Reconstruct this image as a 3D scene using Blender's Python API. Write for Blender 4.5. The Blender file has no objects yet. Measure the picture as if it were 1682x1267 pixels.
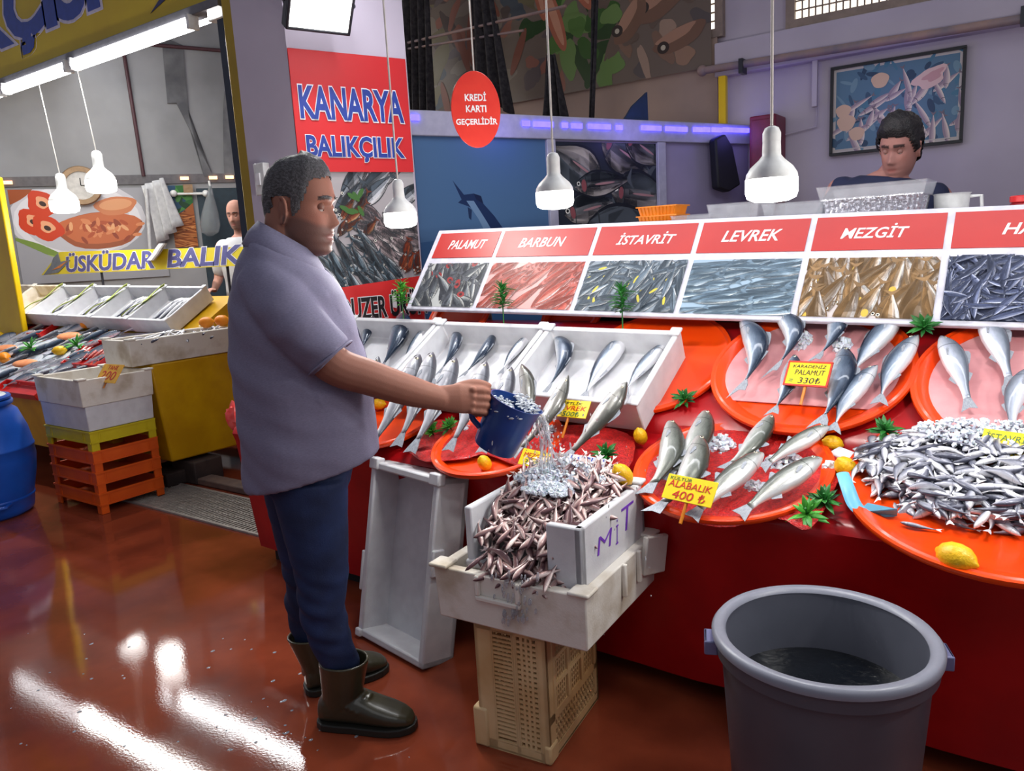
import bpy, math, random
import numpy as np
from mathutils import Vector, Matrix, noise, Quaternion
random.seed(11)
SC = bpy.context.scene
COL = SC.collection
# ------------------------------------------------------------------ camera
FPX, CX, CY, EYE = 1262.0, 841.0, 633.5, 1.5
def _n(v):
    v = np.array(v, float); return v/np.linalg.norm(v)
_dn = _n((389, 6966.5, FPX)); _mx = _n((-1841, -126.5, FPX)); _mx = _n(_mx-_dn*_mx.dot(_dn))
RX, RZ = -_mx, -_dn; RY = np.cross(RZ, RX)
RC = np.array([RX, RY, RZ])                     # camera -> world
cam = bpy.data.cameras.new('camera'); cam.sensor_width = 36; cam.sensor_fit = 'HORIZONTAL'
cam.lens = FPX/1682*36; cam.clip_start = .05
camo = bpy.data.objects.new('camera', cam); COL.objects.link(camo)
_r, _u, _b = RC@np.array([1, 0, 0]), RC@np.array([0, -1, 0]), RC@np.array([0, 0, -1])
camo.matrix_world = Matrix(((_r[0], _u[0], _b[0], 0), (_r[1], _u[1], _b[1], 0), (_r[2], _u[2], _b[2], EYE), (0, 0, 0, 1)))
SC.camera = camo
# survey of the place: where the sight line through a spot of the photograph meets a real plane
def ray(px, py): return RC@_n((px-CX, py-CY, FPX))
O_ = np.array([0, 0, EYE])
def onz(px, py, z=0.):
    d = ray(px, py); return Vector(O_+d*((z-EYE)/d[2]))
def ony(px, py, y):
    d = ray(px, py); return Vector(O_+d*(y/d[1]))
def onx(px, py, x):
    d = ray(px, py); return Vector(O_+d*(x/d[0]))
def onpl(px, py, P, off=0.):                    # P = (y0, z0, slope); off = height over it
    y0, z0, s = P; z0 = z0+off*math.sqrt(1+s*s)
    d = ray(px, py); return Vector(O_+d*((z0-s*y0-EYE)/(d[2]-s*d[1])))
def onvp(px, py, a, b):                         # vertical plane through ground points a, b
    nx, ny = b[1]-a[1], -(b[0]-a[0]); d = ray(px, py)
    return Vector(O_+d*((nx*a[0]+ny*a[1])/(nx*d[0]+ny*d[1])))
# ------------------------------------------------------------------ view, world, lamps of the hall
SC.view_settings.view_transform = 'Standard'; SC.view_settings.look = 'None'
SC.view_settings.exposure = 0.42; SC.view_settings.gamma = 1.0
W = bpy.data.worlds.new('hall_daylight'); SC.world = W; W.use_nodes = True
W.node_tree.nodes['Background'].inputs[0].default_value = (.60, .62, .74, 1)
W.node_tree.nodes['Background'].inputs[1].default_value = .29
def lamp(name, kind, loc, watt, color=(1, 1, 1), size=.1, size_y=None, aim=None):
    l = bpy.data.lights.new(name, kind); l.energy = watt; l.color = color
    if kind == 'AREA':
        l.size = size
        if size_y: l.shape = 'RECTANGLE'; l.size_y = size_y
    else: l.shadow_soft_size = size
    o = bpy.data.objects.new(name, l); COL.objects.link(o); o.location = loc
    if aim is not None: o.rotation_euler = (Vector(aim)-Vector(loc)).to_track_quat('-Z', 'Y').to_euler()
    return o
# unseen soft fill light added over the main counter, tubes inside the left stall
lamp('counter_fill_light', 'AREA', (-1.2, 2.75, 3.0), 27, (.93, .95, 1), 4.2, .12, (-1.2, 2.75, 0))
lamp('aisle_tube_light', 'AREA', (-6.9, 4.45, 3.54), 20, (1, 1, 1), 2.6, .08, (-6.9, 4.45, 0))
lamp('stall_tube_light', 'AREA', (-6.3, 3.28, 2.985), 44, (1, .99, .95), 3.2, .08, (-6.3, 3.45, 0))
lamp('skylight', 'AREA', (1.0, -1.5, 5.5), 30, (.96, .97, 1), 4, 3, (-2.0, 1.5, 0))
# ------------------------------------------------------------------ materials
def lin(c):
    out = []
    for v in c[:3]:
        v /= 255.; out.append(v/12.92 if v <= .04045 else ((v+.055)/1.055)**2.4)
    return (*out, 1.)
MATS = {}
def mat(name, rgb=None, rough=.5, metal=0., spec=.5, rgb2=None, scale=20., bump=0., bscale=60., coat=0., trans=0., emit=0., ior=1.45, sss=0., thr=(.35, .65), rvar=0., stretch=None, detail=4, alpha=1.):
    if name in MATS: return MATS[name]
    m = bpy.data.materials.new(name); m.use_nodes = True
    nt = m.node_tree; N = nt.nodes; L = nt.links; b = N['Principled BSDF']
    b.inputs['Roughness'].default_value = rough; b.inputs['Metallic'].default_value = metal
    b.inputs['Specular IOR Level'].default_value = spec; b.inputs['IOR'].default_value = ior
    b.inputs['Coat Weight'].default_value = coat; b.inputs['Coat Roughness'].default_value = .08
    b.inputs['Transmission Weight'].default_value = trans
    b.inputs['Alpha'].default_value = alpha
    if sss: b.inputs['Subsurface Weight'].default_value = sss; b.inputs['Subsurface Radius'].default_value = (.02, .008, .004)
    tc = N.new('ShaderNodeTexCoord'); mp = N.new('ShaderNodeMapping'); L.new(tc.outputs['Object'], mp.inputs[0])
    if stretch: mp.inputs['Scale'].default_value = stretch
    if rgb is not None:
        c1 = lin(rgb); c2 = lin(rgb2 or tuple(max(0, v*.9) for v in rgb))
        tx = N.new('ShaderNodeTexNoise'); tx.inputs['Scale'].default_value = scale; tx.inputs['Detail'].default_value = detail
        L.new(mp.outputs[0], tx.inputs['Vector'])
        rp = N.new('ShaderNodeValToRGB'); L.new(tx.outputs['Fac'], rp.inputs[0])
        rp.color_ramp.elements[0].position, rp.color_ramp.elements[1].position = thr
        rp.color_ramp.elements[0].color = c1; rp.color_ramp.elements[1].color = c2
        L.new(rp.outputs[0], b.inputs['Base Color'])
        if emit:
            L.new(rp.outputs[0], b.inputs['Emission Color']); b.inputs['Emission Strength'].default_value = emit
        if rvar:
            mr = N.new('ShaderNodeMapRange'); L.new(tx.outputs['Fac'], mr.inputs[0])
            mr.inputs[1].default_value = .3; mr.inputs[2].default_value = .7
            mr.inputs[3].default_value = rough-rvar; mr.inputs[4].default_value = rough+rvar
            L.new(mr.outputs[0], b.inputs['Roughness'])
    if bump:
        t2 = N.new('ShaderNodeTexNoise'); t2.inputs['Scale'].default_value = bscale; t2.inputs['Detail'].default_value = 3
        L.new(mp.outputs[0], t2.inputs['Vector'])
        bp = N.new('ShaderNodeBump'); bp.inputs['Strength'].default_value = bump; bp.inputs['Distance'].default_value = .01
        L.new(t2.outputs['Fac'], bp.inputs['Height']); L.new(bp.outputs[0], b.inputs['Normal'])
    MATS[name] = m; return m
def vcol_mat(name, rough=.5, spec=.5, bump=0., bscale=60., coat=0., metal=0., sss=0.):
    """colour held per vertex: prints, patterned skin"""
    m = mat(name, None, rough, metal, spec, bump=bump, bscale=bscale, coat=coat, sss=sss)
    nt = m.node_tree; a = nt.nodes.new('ShaderNodeAttribute'); a.attribute_name = 'Col'
    nt.links.new(a.outputs['Color'], nt.nodes['Principled BSDF'].inputs['Base Color']); return m
def fish_mat(name, back, side, belly, rough=.28, metal=.35, gill=.6, stripes=0., speck=0.):
    """skin of a fish: R of Col runs belly (0) to back (1), G runs head (0) to tail (1)"""
    m = mat(name, None, rough, metal, .6, coat=.5, bump=.12, bscale=220)
    nt = m.node_tree; N = nt.nodes; L = nt.links; b = N['Principled BSDF']
    a = N.new('ShaderNodeAttribute'); a.attribute_name = 'Col'; sp = N.new('ShaderNodeSeparateColor'); L.new(a.outputs['Color'], sp.inputs[0])
    tc = N.new('ShaderNodeTexCoord'); tx = N.new('ShaderNodeTexNoise'); tx.inputs['Scale'].default_value = 38; tx.inputs['Detail'].default_value = 5
    mp = N.new('ShaderNodeMapping'); mp.inputs['Scale'].default_value = (.5, 1.6, 1); L.new(tc.outputs['Object'], mp.inputs[0]); L.new(mp.outputs[0], tx.inputs['Vector'])
    ad = N.new('ShaderNodeMath'); ad.operation = 'MULTIPLY_ADD'; L.new(tx.outputs['Fac'], ad.inputs[0]); ad.inputs[1].default_value = .16; L.new(sp.outputs[0], ad.inputs[2])
    sb = N.new('ShaderNodeMath'); sb.operation = 'SUBTRACT'; L.new(ad.outputs[0], sb.inputs[0]); sb.inputs[1].default_value = .08
    rp = N.new('ShaderNodeValToRGB'); L.new(sb.outputs[0], rp.inputs[0]); e = rp.color_ramp.elements
    e[0].position = .12; e[0].color = lin(belly); e[1].position = .84; e[1].color = lin(back)
    q = e.new(.40); q.color = lin(side); q = e.new(.60); q.color = lin(tuple(.5*(x+y) for x, y in zip(side, back)))
    out = rp.outputs[0]
    if stripes:
        wv = N.new('ShaderNodeTexWave'); wv.bands_direction = 'Y'; wv.inputs['Scale'].default_value = 28; wv.inputs['Distortion'].default_value = 2.5
        L.new(tc.outputs['Object'], wv.inputs['Vector'])
        ml = N.new('ShaderNodeMath'); ml.operation = 'MULTIPLY'; L.new(wv.outputs['Fac'], ml.inputs[0]); L.new(sp.outputs[0], ml.inputs[1])
        m2 = N.new('ShaderNodeMath'); m2.operation = 'MULTIPLY'; L.new(ml.outputs[0], m2.inputs[0]); m2.inputs[1].default_value = stripes
        mx = N.new('ShaderNodeMix'); mx.data_type = 'RGBA'; L.new(m2.outputs[0], mx.inputs[0]); L.new(out, mx.inputs[6]); mx.inputs[7].default_value = lin(back); out = mx.outputs[2]
    if speck:
        vo = N.new('ShaderNodeTexVoronoi'); vo.inputs['Scale'].default_value = 110; L.new(tc.outputs['Object'], vo.inputs['Vector'])
        lt = N.new('ShaderNodeMath'); lt.operation = 'LESS_THAN'; L.new(vo.outputs['Distance'], lt.inputs[0]); lt.inputs[1].default_value = .28
        ml = N.new('ShaderNodeMath'); ml.operation = 'MULTIPLY'; L.new(lt.outputs[0], ml.inputs[0]); L.new(sp.outputs[0], ml.inputs[1])
        m2 = N.new('ShaderNodeMath'); m2.operation = 'MULTIPLY'; L.new(ml.outputs[0], m2.inputs[0]); m2.inputs[1].default_value = speck
        mx = N.new('ShaderNodeMix'); mx.data_type = 'RGBA'; L.new(m2.outputs[0], mx.inputs[0]); L.new(out, mx.inputs[6]); mx.inputs[7].default_value = lin(back); out = mx.outputs[2]
    # gill slit: narrow dark crescent behind the head
    cm = N.new('ShaderNodeMath'); cm.operation = 'COMPARE'; L.new(sp.outputs[1], cm.inputs[0]); cm.inputs[1].default_value = .225; cm.inputs[2].default_value = .007
    m3 = N.new('ShaderNodeMath'); m3.operation = 'MULTIPLY'; L.new(cm.outputs[0], m3.inputs[0]); m3.inputs[1].default_value = gill
    mx = N.new('ShaderNodeMix'); mx.data_type = 'RGBA'; L.new(m3.outputs[0], mx.inputs[0]); L.new(out, mx.inputs[6]); mx.inputs[7].default_value = lin(tuple(v*.45 for v in back))
    L.new(mx.outputs[2], b.inputs['Base Color']); return m
# ------------------------------------------------------------------ geometry: (verts, faces) pairs
def join(*gs):
    V, F = [], []
    for g in gs:
        k = len(V); V += list(g[0]); F += [tuple(i+k for i in f) for f in g[1]]
    return V, F
def xf(g, M): return [M@Vector(v) for v in g[0]], g[1]
def T(x, y=None, z=None):
    return Matrix.Translation(Vector(x) if y is None else Vector((x, y, z)))
def Rz(a): return Matrix.Rotation(a, 4, 'Z')
def Rx(a): return Matrix.Rotation(a, 4, 'X')
def Ry(a): return Matrix.Rotation(a, 4, 'Y')
def frame(o, x, y=None, z=None):
    """matrix with origin o, x axis along x, and y (or z) as near as can be to the one given"""
    x = Vector(x).normalized()
    if z is not None:
        z = Vector(z); y = z.cross(x).normalized(); z = x.cross(y)
    else:
        y = Vector(y); z = x.cross(y).normalized(); y = z.cross(x)
    o = Vector(o)
    return Matrix(((x.x, y.x, z.x, o.x), (x.y, y.y, z.y, o.y), (x.z, y.z, z.z, o.z), (0, 0, 0, 1)))
def box(x0, x1, y0, y1, z0, z1):
    V = [(x, y, z) for z in (z0, z1) for y in (y0, y1) for x in (x0, x1)]
    return V, [(0, 2, 3, 1), (4, 5, 7, 6), (0, 1, 5, 4), (2, 6, 7, 3), (0, 4, 6, 2), (1, 3, 7, 5)]
def cbox(c, s): return box(c[0]-s[0]/2, c[0]+s[0]/2, c[1]-s[1]/2, c[1]+s[1]/2, c[2]-s[2]/2, c[2]+s[2]/2)
def hexa(b, t):                                  # 4 bottom corners, 4 top corners, both counter-clockwise from above
    return [Vector(p) for p in list(b)+list(t)], [(3, 2, 1, 0), (4, 5, 6, 7), (0, 1, 5, 4), (1, 2, 6, 5), (2, 3, 7, 6), (3, 0, 4, 7)]
def prism(pts, z0, z1):
    n = len(pts); V = [(p[0], p[1], z0) for p in pts]+[(p[0], p[1], z1) for p in pts]
    return V, [tuple(range(n-1, -1, -1)), tuple(range(n, 2*n))]+[(i, (i+1) % n, n+(i+1) % n, n+i) for i in range(n)]
def loft(rings, cap=True, closed=True):
    n = len(rings[0]); V = [Vector(p) for r in rings for p in r]; F = []
    for k in range(len(rings)-1):
        for i in range(n if closed else n-1):
            j = (i+1) % n; F.append((k*n+i, k*n+j, (k+1)*n+j, (k+1)*n+i))
    if cap:
        F.append(tuple(range(n-1, -1, -1))); F.append(tuple((len(rings)-1)*n+i for i in range(n)))
    return V, F
def lathe(prof, n=32, M=None, cap=True):
    g = loft([[(r*math.cos(2*math.pi*i/n), r*math.sin(2*math.pi*i/n), z) for i in range(n)] for r, z in prof], cap)
    return xf(g, M) if M is not None else g
def tube(pts, r, n=10, cap=True):
    pts = [Vector(p) for p in pts]; m = len(pts)
    rr = r if isinstance(r, (list, tuple)) else [r]*m
    rings = []; up = None
    for i, p in enumerate(pts):
        t = (pts[min(i+1, m-1)]-pts[max(i-1, 0)]).normalized()
        if up is None: up = t.orthogonal().normalized()
        up = (up-t*up.dot(t)).normalized(); s = t.cross(up)
        rings.append([p+(up*math.cos(a)+s*math.sin(a))*rr[i] for a in [2*math.pi*k/n for k in range(n)]])
    return loft(rings, cap)
def ball(c, r, n=16, m=10, M=None):
    r = (r, r, r) if not isinstance(r, (tuple, list)) else r
    rings = []
    for k in range(1, m):
        a = math.pi*k/m
        rings.append([(c[0]+r[0]*math.sin(a)*math.cos(2*math.pi*i/n), c[1]+r[1]*math.sin(a)*math.sin(2*math.pi*i/n), c[2]-r[2]*math.cos(a)) for i in range(n)])
    g = loft(rings, True)
    return xf(g, M) if M is not None else g
def bez(pts, n=12):
    """smooth curve through points (Catmull-Rom)"""
    P = [Vector(p) for p in pts]; P = [P[0]*2-P[1]]+P+[P[-1]*2-P[-2]]; out = []
    for i in range(1, len(P)-2):
        for k in range(n):
            t = k/n; a, b, c, d = P[i-1:i+3]
            out.append(.5*((2*b)+(c-a)*t+(2*a-5*b+4*c-d)*t*t+(3*b-a-3*c+d)*t**3))
    return out+[P[-2]]
def tub(w, d, h, t=.022, ft=.025, taper=0., lugs=0.):
    """open box, centre of base at the origin"""
    def rect(a, b, z): return [(-a, -b, z), (a, -b, z), (a, b, z), (-a, b, z)]
    w, d = w/2, d/2
    R = [rect(w-taper, d-taper, 0), rect(w, d, h), rect(w-t, d-t, h), rect(w-t-taper, d-t-taper, ft)]
    g = loft(R, True)
    if lugs:
        for sx in (-1, 1):
            for sy in (-1, 1):
                g = join(g, cbox((sx*(w-t/2-.004), sy*(d-t/2-.004), h+lugs/2-.001), (t*1.9, t*1.9, lugs)))
    return g
# ------------------------------------------------------------------ objects
def chain(o):
    M = Matrix.Identity(4)
    while o is not None: M = o.matrix_basis@M; o = o.parent
    return M
def obj(name, g, m, parent=None, world=True, M=None, smooth=True, bevel=0., bseg=2, sub=0, col=None, origin='base', auto=40, solid=0.):
    V = [Vector(v) for v in g[0]]
    if parent is not None and world:
        I = chain(parent).inverted(); V = [I@v for v in V]
    elif parent is None and M is None:
        A = np.array([tuple(v) for v in V]); c = (A.min(0)+A.max(0))/2
        if origin == 'base': c[2] = A[:, 2].min()
        M = Matrix.Translation(Vector(c)); V = [v-Vector(c) for v in V]
    me = bpy.data.meshes.new(name); me.from_pydata([tuple(v) for v in V], [], g[1]); me.validate()
    import bmesh
    bm = bmesh.new(); bm.from_mesh(me); bmesh.ops.recalc_face_normals(bm, faces=bm.faces)
    bm.to_mesh(me); bm.free()
    if col is not None:
        ca = me.color_attributes.new('Col', 'FLOAT_COLOR', 'POINT')
        if len(col) == len(me.vertices):
            ca.data.foreach_set('color', np.array([(*c[:3], 1.) for c in col], dtype=np.float32).ravel())
    for x in (m if isinstance(m, (list, tuple)) else [m]): me.materials.append(x)
    if smooth:
        me.shade_smooth()
        if auto: me.set_sharp_from_angle(angle=math.radians(auto))
    o = bpy.data.objects.new(name, me); COL.objects.link(o)
    if parent is not None: o.parent = parent
    if M is not None: o.matrix_basis = M
    if bevel:
        b = o.modifiers.new('bevel', 'BEVEL'); b.width = bevel; b.segments = bseg; b.limit_method = 'ANGLE'; b.angle_limit = math.radians(35)
    if sub:
        s = o.modifiers.new('sub', 'SUBSURF'); s.levels = s.render_levels = sub
    if solid:
        s = o.modifiers.new('solid', 'SOLIDIFY'); s.thickness = solid; s.offset = 0
    return o
def empty(name, loc):
    o = bpy.data.objects.new(name, None); COL.objects.link(o)
    o.matrix_basis = loc if isinstance(loc, Matrix) else Matrix.Translation(Vector(loc)); o.empty_display_size = .05
    return o
def tag(o, label=None, cat=None, group=None, kind=None):
    if label: o['label'] = label
    if cat: o['category'] = cat
    if group: o['group'] = group
    if kind: o['kind'] = kind
    return o
def thing(name, loc, label, cat, group=None): return tag(empty(name, loc), label, cat, group)
def dup(root, M, label=None, group=None):
    r = root.copy(); COL.objects.link(r); r.matrix_basis = M
    if label: r['label'] = label
    if group: r['group'] = group
    def rec(src, dst):
        for ch in src.children:
            c = ch.copy(); COL.objects.link(c); c.parent = dst; rec(ch, c)
    rec(root, r); return r
def struct(name, g, m, **k):
    o = obj(name, g, m, **k); o['kind'] = 'structure'; return o
def remeshed(name, g, voxel, smooth_it=4, parent=None, m=None, fac=.5):
    """one continuous surface out of overlapping closed pieces"""
    me = bpy.data.meshes.new('tmp'); me.from_pydata([tuple(v) for v in g[0]], [], g[1]); me.validate()
    import bmesh
    bm = bmesh.new(); bm.from_mesh(me); bmesh.ops.recalc_face_normals(bm, faces=bm.faces); bm.to_mesh(me); bm.free()
    o = bpy.data.objects.new('tmp', me); COL.objects.link(o)
    r = o.modifiers.new('r', 'REMESH'); r.mode = 'VOXEL'; r.voxel_size = voxel; r.adaptivity = 0
    s = o.modifiers.new('s', 'SMOOTH'); s.iterations = smooth_it; s.factor = fac
    dg = bpy.context.evaluated_depsgraph_get(); dg.update()
    me2 = bpy.data.meshes.new_from_object(o.evaluated_get(dg))
    A = np.empty(len(me2.vertices)*3); me2.vertices.foreach_get('co', A); A = A.reshape(-1, 3)
    F = [tuple(p.vertices) for p in me2.polygons]
    bpy.data.objects.remove(o); bpy.data.meshes.remove(me); bpy.data.meshes.remove(me2)
    return A, F
# lettering
FONT = None
def text_geo(s, offset=0., shear=0., spacing=1.):
    c = bpy.data.curves.new('t', 'FONT'); c.body = s; c.size = 1; c.offset = offset; c.shear = shear; c.space_character = spacing
    c.resolution_u = 3; c.extrude = 0.001
    o = bpy.data.objects.new('t', c); COL.objects.link(o)
    dg = bpy.context.evaluated_depsgraph_get(); dg.update()
    me = bpy.data.meshes.new_from_object(o.evaluated_get(dg))
    V = [tuple(v.co) for v in me.vertices]; F = [tuple(p.vertices) for p in me.polygons]
    bpy.data.objects.remove(o); bpy.data.curves.remove(c); bpy.data.meshes.remove(me)
    return V, F
def lettering(name, s, M, w, h, m, parent, offset=.02, shear=0., outline=None, om=None, depth=.0012, spacing=1., warp=None, oname='lettering_outline'):
    """text filling w x h in the plane of M (x right, y up, z out)"""
    V, F = text_geo(s, offset, shear, spacing)
    A = np.array(V); lo, hi = A.min(0), A.max(0); sx, sy = w/(hi[0]-lo[0]), h/(hi[1]-lo[1])
    def put(V, z, dep):
        out = []
        for v in V:
            x, y = (v[0]-lo[0])*sx, (v[1]-lo[1])*sy
            if warp: x, y = warp(x/w, y/h, x, y)
            out.append(M@Vector((x, y, z+(dep if v[2] > 0 else 0))))
        return out
    o = None
    if outline:
        V2, F2 = text_geo(s, offset+outline, shear, spacing)
        o = obj(oname, (put(V2, .0005, depth*.6), F2), om, parent, smooth=False)
    t = obj(name, (put(V, .0006+(depth*.6 if outline else 0), depth), F), m, parent, smooth=False)
    return t
# printed pictures: flat shapes with their ink per vertex, clipped to the sheet
def clip(poly, w, h):
    for ax, lim, sg in ((0, 0, 1), (0, w, -1), (1, 0, 1), (1, h, -1)):
        out = []
        for i in range(len(poly)):
            a, b = poly[i], poly[(i+1) % len(poly)]
            da, db = sg*(a[ax]-lim), sg*(b[ax]-lim)
            if da >= 0: out.append(a)
            if (da >= 0) != (db >= 0):
                t = da/(da-db); out.append((a[0]+(b[0]-a[0])*t, a[1]+(b[1]-a[1])*t))
        poly = out
        if len(poly) < 3: return []
    return poly
class Print:
    def __init__(s, w, h, bg): s.w, s.h, s.V, s.F, s.C, s.k = w, h, [], [], [], 0; s.poly([(0, 0), (w, 0), (w, h), (0, h)], bg)
    def poly(s, pts, rgb, step=True):
        p = clip(pts, s.w, s.h)
        if len(p) < 3: return
        if step: s.k += 1
        n = len(s.V); s.V += [(x, y, s.k*1.5e-5) for x, y in p]; s.C += [lin(rgb)]*len(p); s.F.append(tuple(range(n, n+len(p))))
    def ell(s, cx, cy, a, b, rot, rgb, n=22, wob=0., seed=0):
        c, q = math.cos(rot), math.sin(rot); pts = []
        for i in range(n):
            t = 2*math.pi*i/n; k = 1+wob*math.sin(3*t+seed)+wob*.6*math.sin(5*t+2*seed)
            x, y = a*k*math.cos(t), b*k*math.sin(t); pts.append((cx+c*x-q*y, cy+q*x+c*y))
        s.poly(pts, rgb)
    def fish(s, cx, cy, L, hgt, rot, back, side, belly, eye=True, bend=0., tailc=None, line=None):
        c, q = math.cos(rot), math.sin(rot)
        def P(x, y): y += bend*L*(1-(2*x/L)**2); return (cx+c*x-q*y, cy+q*x+c*y)
        ts = [i/9 for i in range(10)]; prof = [.0, .52, .8, .96, 1, .93, .8, .6, .36, .16]
        s.k += 1
        out = [P((t-.5)*L, hgt*.56*p+.004*L) for t, p in zip(ts, prof)]+[P((t-.5)*L, -hgt*.56*p-.004*L) for t, p in reversed(list(zip(ts, prof)))]
        if line: s.poly(out, line)
        for (a, b, colr) in ((.12, .5, back), (-.12, .12, tuple((x+y)/2 for x, y in zip(back, side))), (-.3, -.12, side), (-.5, -.3, belly)):
            pts = [P((t-.5)*L, hgt*p*b) for t, p in zip(ts, prof)]+[P((t-.5)*L, hgt*p*a) for t, p in reversed(list(zip(ts, prof)))]
            s.poly(pts, colr, False)
        tc = tailc or tuple(v*.8 for v in back)
        s.poly([P(.5*L, .08*hgt), P(.62*L, .5*hgt), P(.57*L, 0), P(.62*L, -.5*hgt), P(.5*L, -.08*hgt)], tc, False)
        s.k += 1
        if eye:
            s.ell(*P(-.42*L, .1*hgt), .085*hgt+.001, .085*hgt+.001, 0, (235, 232, 220), 8); s.ell(*P(-.42*L, .1*hgt), .05*hgt+.0006, .05*hgt+.0006, 0, (20, 20, 25), 8)
            s.poly([P(-.3*L, .42*hgt), P(-.28*L, .05*hgt), P(-.31*L, -.38*hgt), P(-.295*L, -.38*hgt), P(-.262*L, .05*hgt), P(-.285*L, .42*hgt)], tuple(v*.55 for v in back))
    def make(s, name, M, parent=None, m=None, warp=None, **k):
        V = [Vector(v) if not warp else Vector((*warp(v[0], v[1]), v[2])) for v in s.V]
        return obj(name, ([M@v for v in V], s.F), m or PRINT, parent, smooth=False, col=s.C, **k)
PRINT = vcol_mat('printed_sheet', .38, .4)
# ------------------------------------------------------------------ materials of the place
M_floor = mat('wet_red_floor_paint', (142, 66, 42), .055, spec=.5, rgb2=(106, 46, 30), scale=2.3, bump=.012, bscale=120, rvar=.035, detail=8)
M_wall = mat('lilac_grey_wall_paint', (194, 184, 198), .75, rgb2=(182, 172, 186), scale=1.6, bump=.05, bscale=30)
M_trimw = mat('white_aluminium', (176, 174, 190), .4, rgb2=(164, 162, 180))
M_lilac = mat('lilac_panel', (158, 148, 178), .5, rgb2=(148, 140, 168), scale=3)
M_tarp = mat('grey_tarpaulin', (150, 150, 152), .6, rgb2=(124, 124, 126), scale=1.1, bump=.08, bscale=5)
M_beige = mat('beige_tarpaulin', (176, 150, 134), .7, rgb2=(150, 130, 122), scale=1.2, bump=.1, bscale=4)
M_net = mat('dark_netting', (62, 58, 60), .85, rgb2=(36, 34, 38), scale=30, bump=.2, bscale=50)
M_yel = mat('yellow_gloss_paint', (226, 190, 8), .35, rgb2=(214, 172, 4), scale=3)
M_yeld = mat('old_yellow_paint', (176, 146, 22), .5, rgb2=(158, 130, 20), scale=3)
M_foam = mat('white_foam', (210, 210, 213), .6, rgb2=(198, 197, 201), scale=14, bump=.06, bscale=180, sss=.05)
M_foamd = mat('soiled_foam', (222, 216, 206), .65, rgb2=(186, 172, 152), scale=7, bump=.08, bscale=160, thr=(.5, .72))
M_black = mat('black_plastic', (22, 22, 26), .45)
M_dark = mat('dark_grey_metal', (58, 58, 64), .4, .4)
M_blue = mat('deep_blue_lettering', (38, 62, 150), .4)
M_white = mat('white_lettering', (238, 236, 238), .4)
M_navy = mat('navy_lettering', (34, 36, 84), .4)
M_red = mat('red_print', (204, 44, 44), .4, rgb2=(194, 38, 38), scale=3)
M_cloth = mat('red_oilcloth', (178, 16, 22), .3, spec=.5, rgb2=(160, 10, 18), scale=6, bump=.25, bscale=7)
M_cord = mat('white_cable', (205, 198, 190), .5)
M_lampw = mat('white_lamp_housing', (225, 225, 222), .35)
M_glow = mat('lit_lamp_diffuser', (255, 253, 250), .4, emit=5.)
M_tubeglow = mat('lit_tube', (250, 252, 255), .4, emit=9.)
M_led = mat('lit_blue_led', (70, 60, 255), .4, emit=5.5)
M_win = mat('bright_frosted_glass', (255, 244, 226), .5, emit=1.6)
M_pipe = mat('grey_pipe', (122, 112, 120), .5, rgb2=(160, 130, 120), scale=6)
M_woodt = mat('beige_frame_paint', (150, 132, 120), .6)
M_steel = mat('galvanised_grate', (164, 158, 150), .45, .3)
M_clear = mat('clear_film', (240, 240, 246), .15, trans=.9, ior=1.2)
M_leaf = mat('plastic_leaf', (44, 122, 44), .4, rgb2=(20, 78, 34), scale=18, sss=.05)
M_leafl = mat('light_plastic_leaf', (84, 170, 52), .4, rgb2=(36, 116, 40), scale=18)
# ------------------------------------------------------------------ floor, walls
struct('floor', box(-13, 4, -4, 9, -.1, 0), M_floor, smooth=False)
dg_ = thing('floor_drain_grate', (-4.0, 2.62, 0), 'pale perforated drain grate in the red floor at the mouth of the passage', 'drain grate')
g = box(-5.0, -3.45, 2.48, 2.50, .001, .012); g = join(g, box(-5.0, -3.45, 2.86, 2.88, .001, .012))
obj('frame', g, M_steel, dg_)
bars = [box(-5.0+.031*i, -4.988+.031*i, 2.50, 2.86, .002, .010) for i in range(50)]+[box(-5.0, -3.45, 2.50+.06*k, 2.508+.06*k, .002, .009) for k in range(1, 6)]
obj('grid', join(*bars), M_steel, dg_, smooth=False)
obj('drain_channel', box(-5.0, -3.45, 2.50, 2.86, .0008, .0016), M_steel, dg_, smooth=False)
M_kerb = mat('stone_kerb', (118, 96, 84), .7, rgb2=(92, 76, 70), scale=9)
struct('trim_kerb', box(-4.75, -3.3, 2.93, 3.05, 0, .045), M_kerb, bevel=.008)
struct('wall_back', box(-9, 4, 6, 6.2, 0, 6), M_wall, smooth=False)
struct('beam', box(-2.13, 4, 5.9, 6.0, 2.66, 2.90), M_wall, bevel=.01)
# windows high in the back wall
def window(n, x0, x1, z0, z1):
    w = struct('window_%d' % n, join(box(x0-.06, x1+.06, 5.93, 5.99, z0-.06, z0), box(x0-.06, x1+.06, 5.93, 5.99, z1, z1+.06), box(x0-.06, x0, 5.93, 5.99, z0, z1), box(x1, x1+.06, 5.93, 5.99, z0, z1)), M_woodt)
    obj('pane', box(x0, x1, 5.975, 5.985, z0, z1), M_win, w, smooth=False)
    L = []
    n_ = int((x1-x0)/.045); m_ = int((z1-z0)/.06)
    for i in range(1, n_): L.append(cbox((x0+(x1-x0)*i/n_, 5.965, (z0+z1)/2), (.010, .01, z1-z0)))
    for i in range(1, m_): L.append(cbox(((x0+x1)/2, 5.962, z0+(z1-z0)*i/m_), (x1-x0, .01, .010)))
    obj('lattice', join(*L), M_woodt, w, smooth=False)
window(1, -1.56, .6, 2.96, 3.7)
window(2, -2.225, -2.135, 3.01, 3.8)
pp = thing('wall_pipe', (-1, 5.85, 2.7), 'long grey pipe running across the lilac wall above the framed picture', 'pipe')
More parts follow.
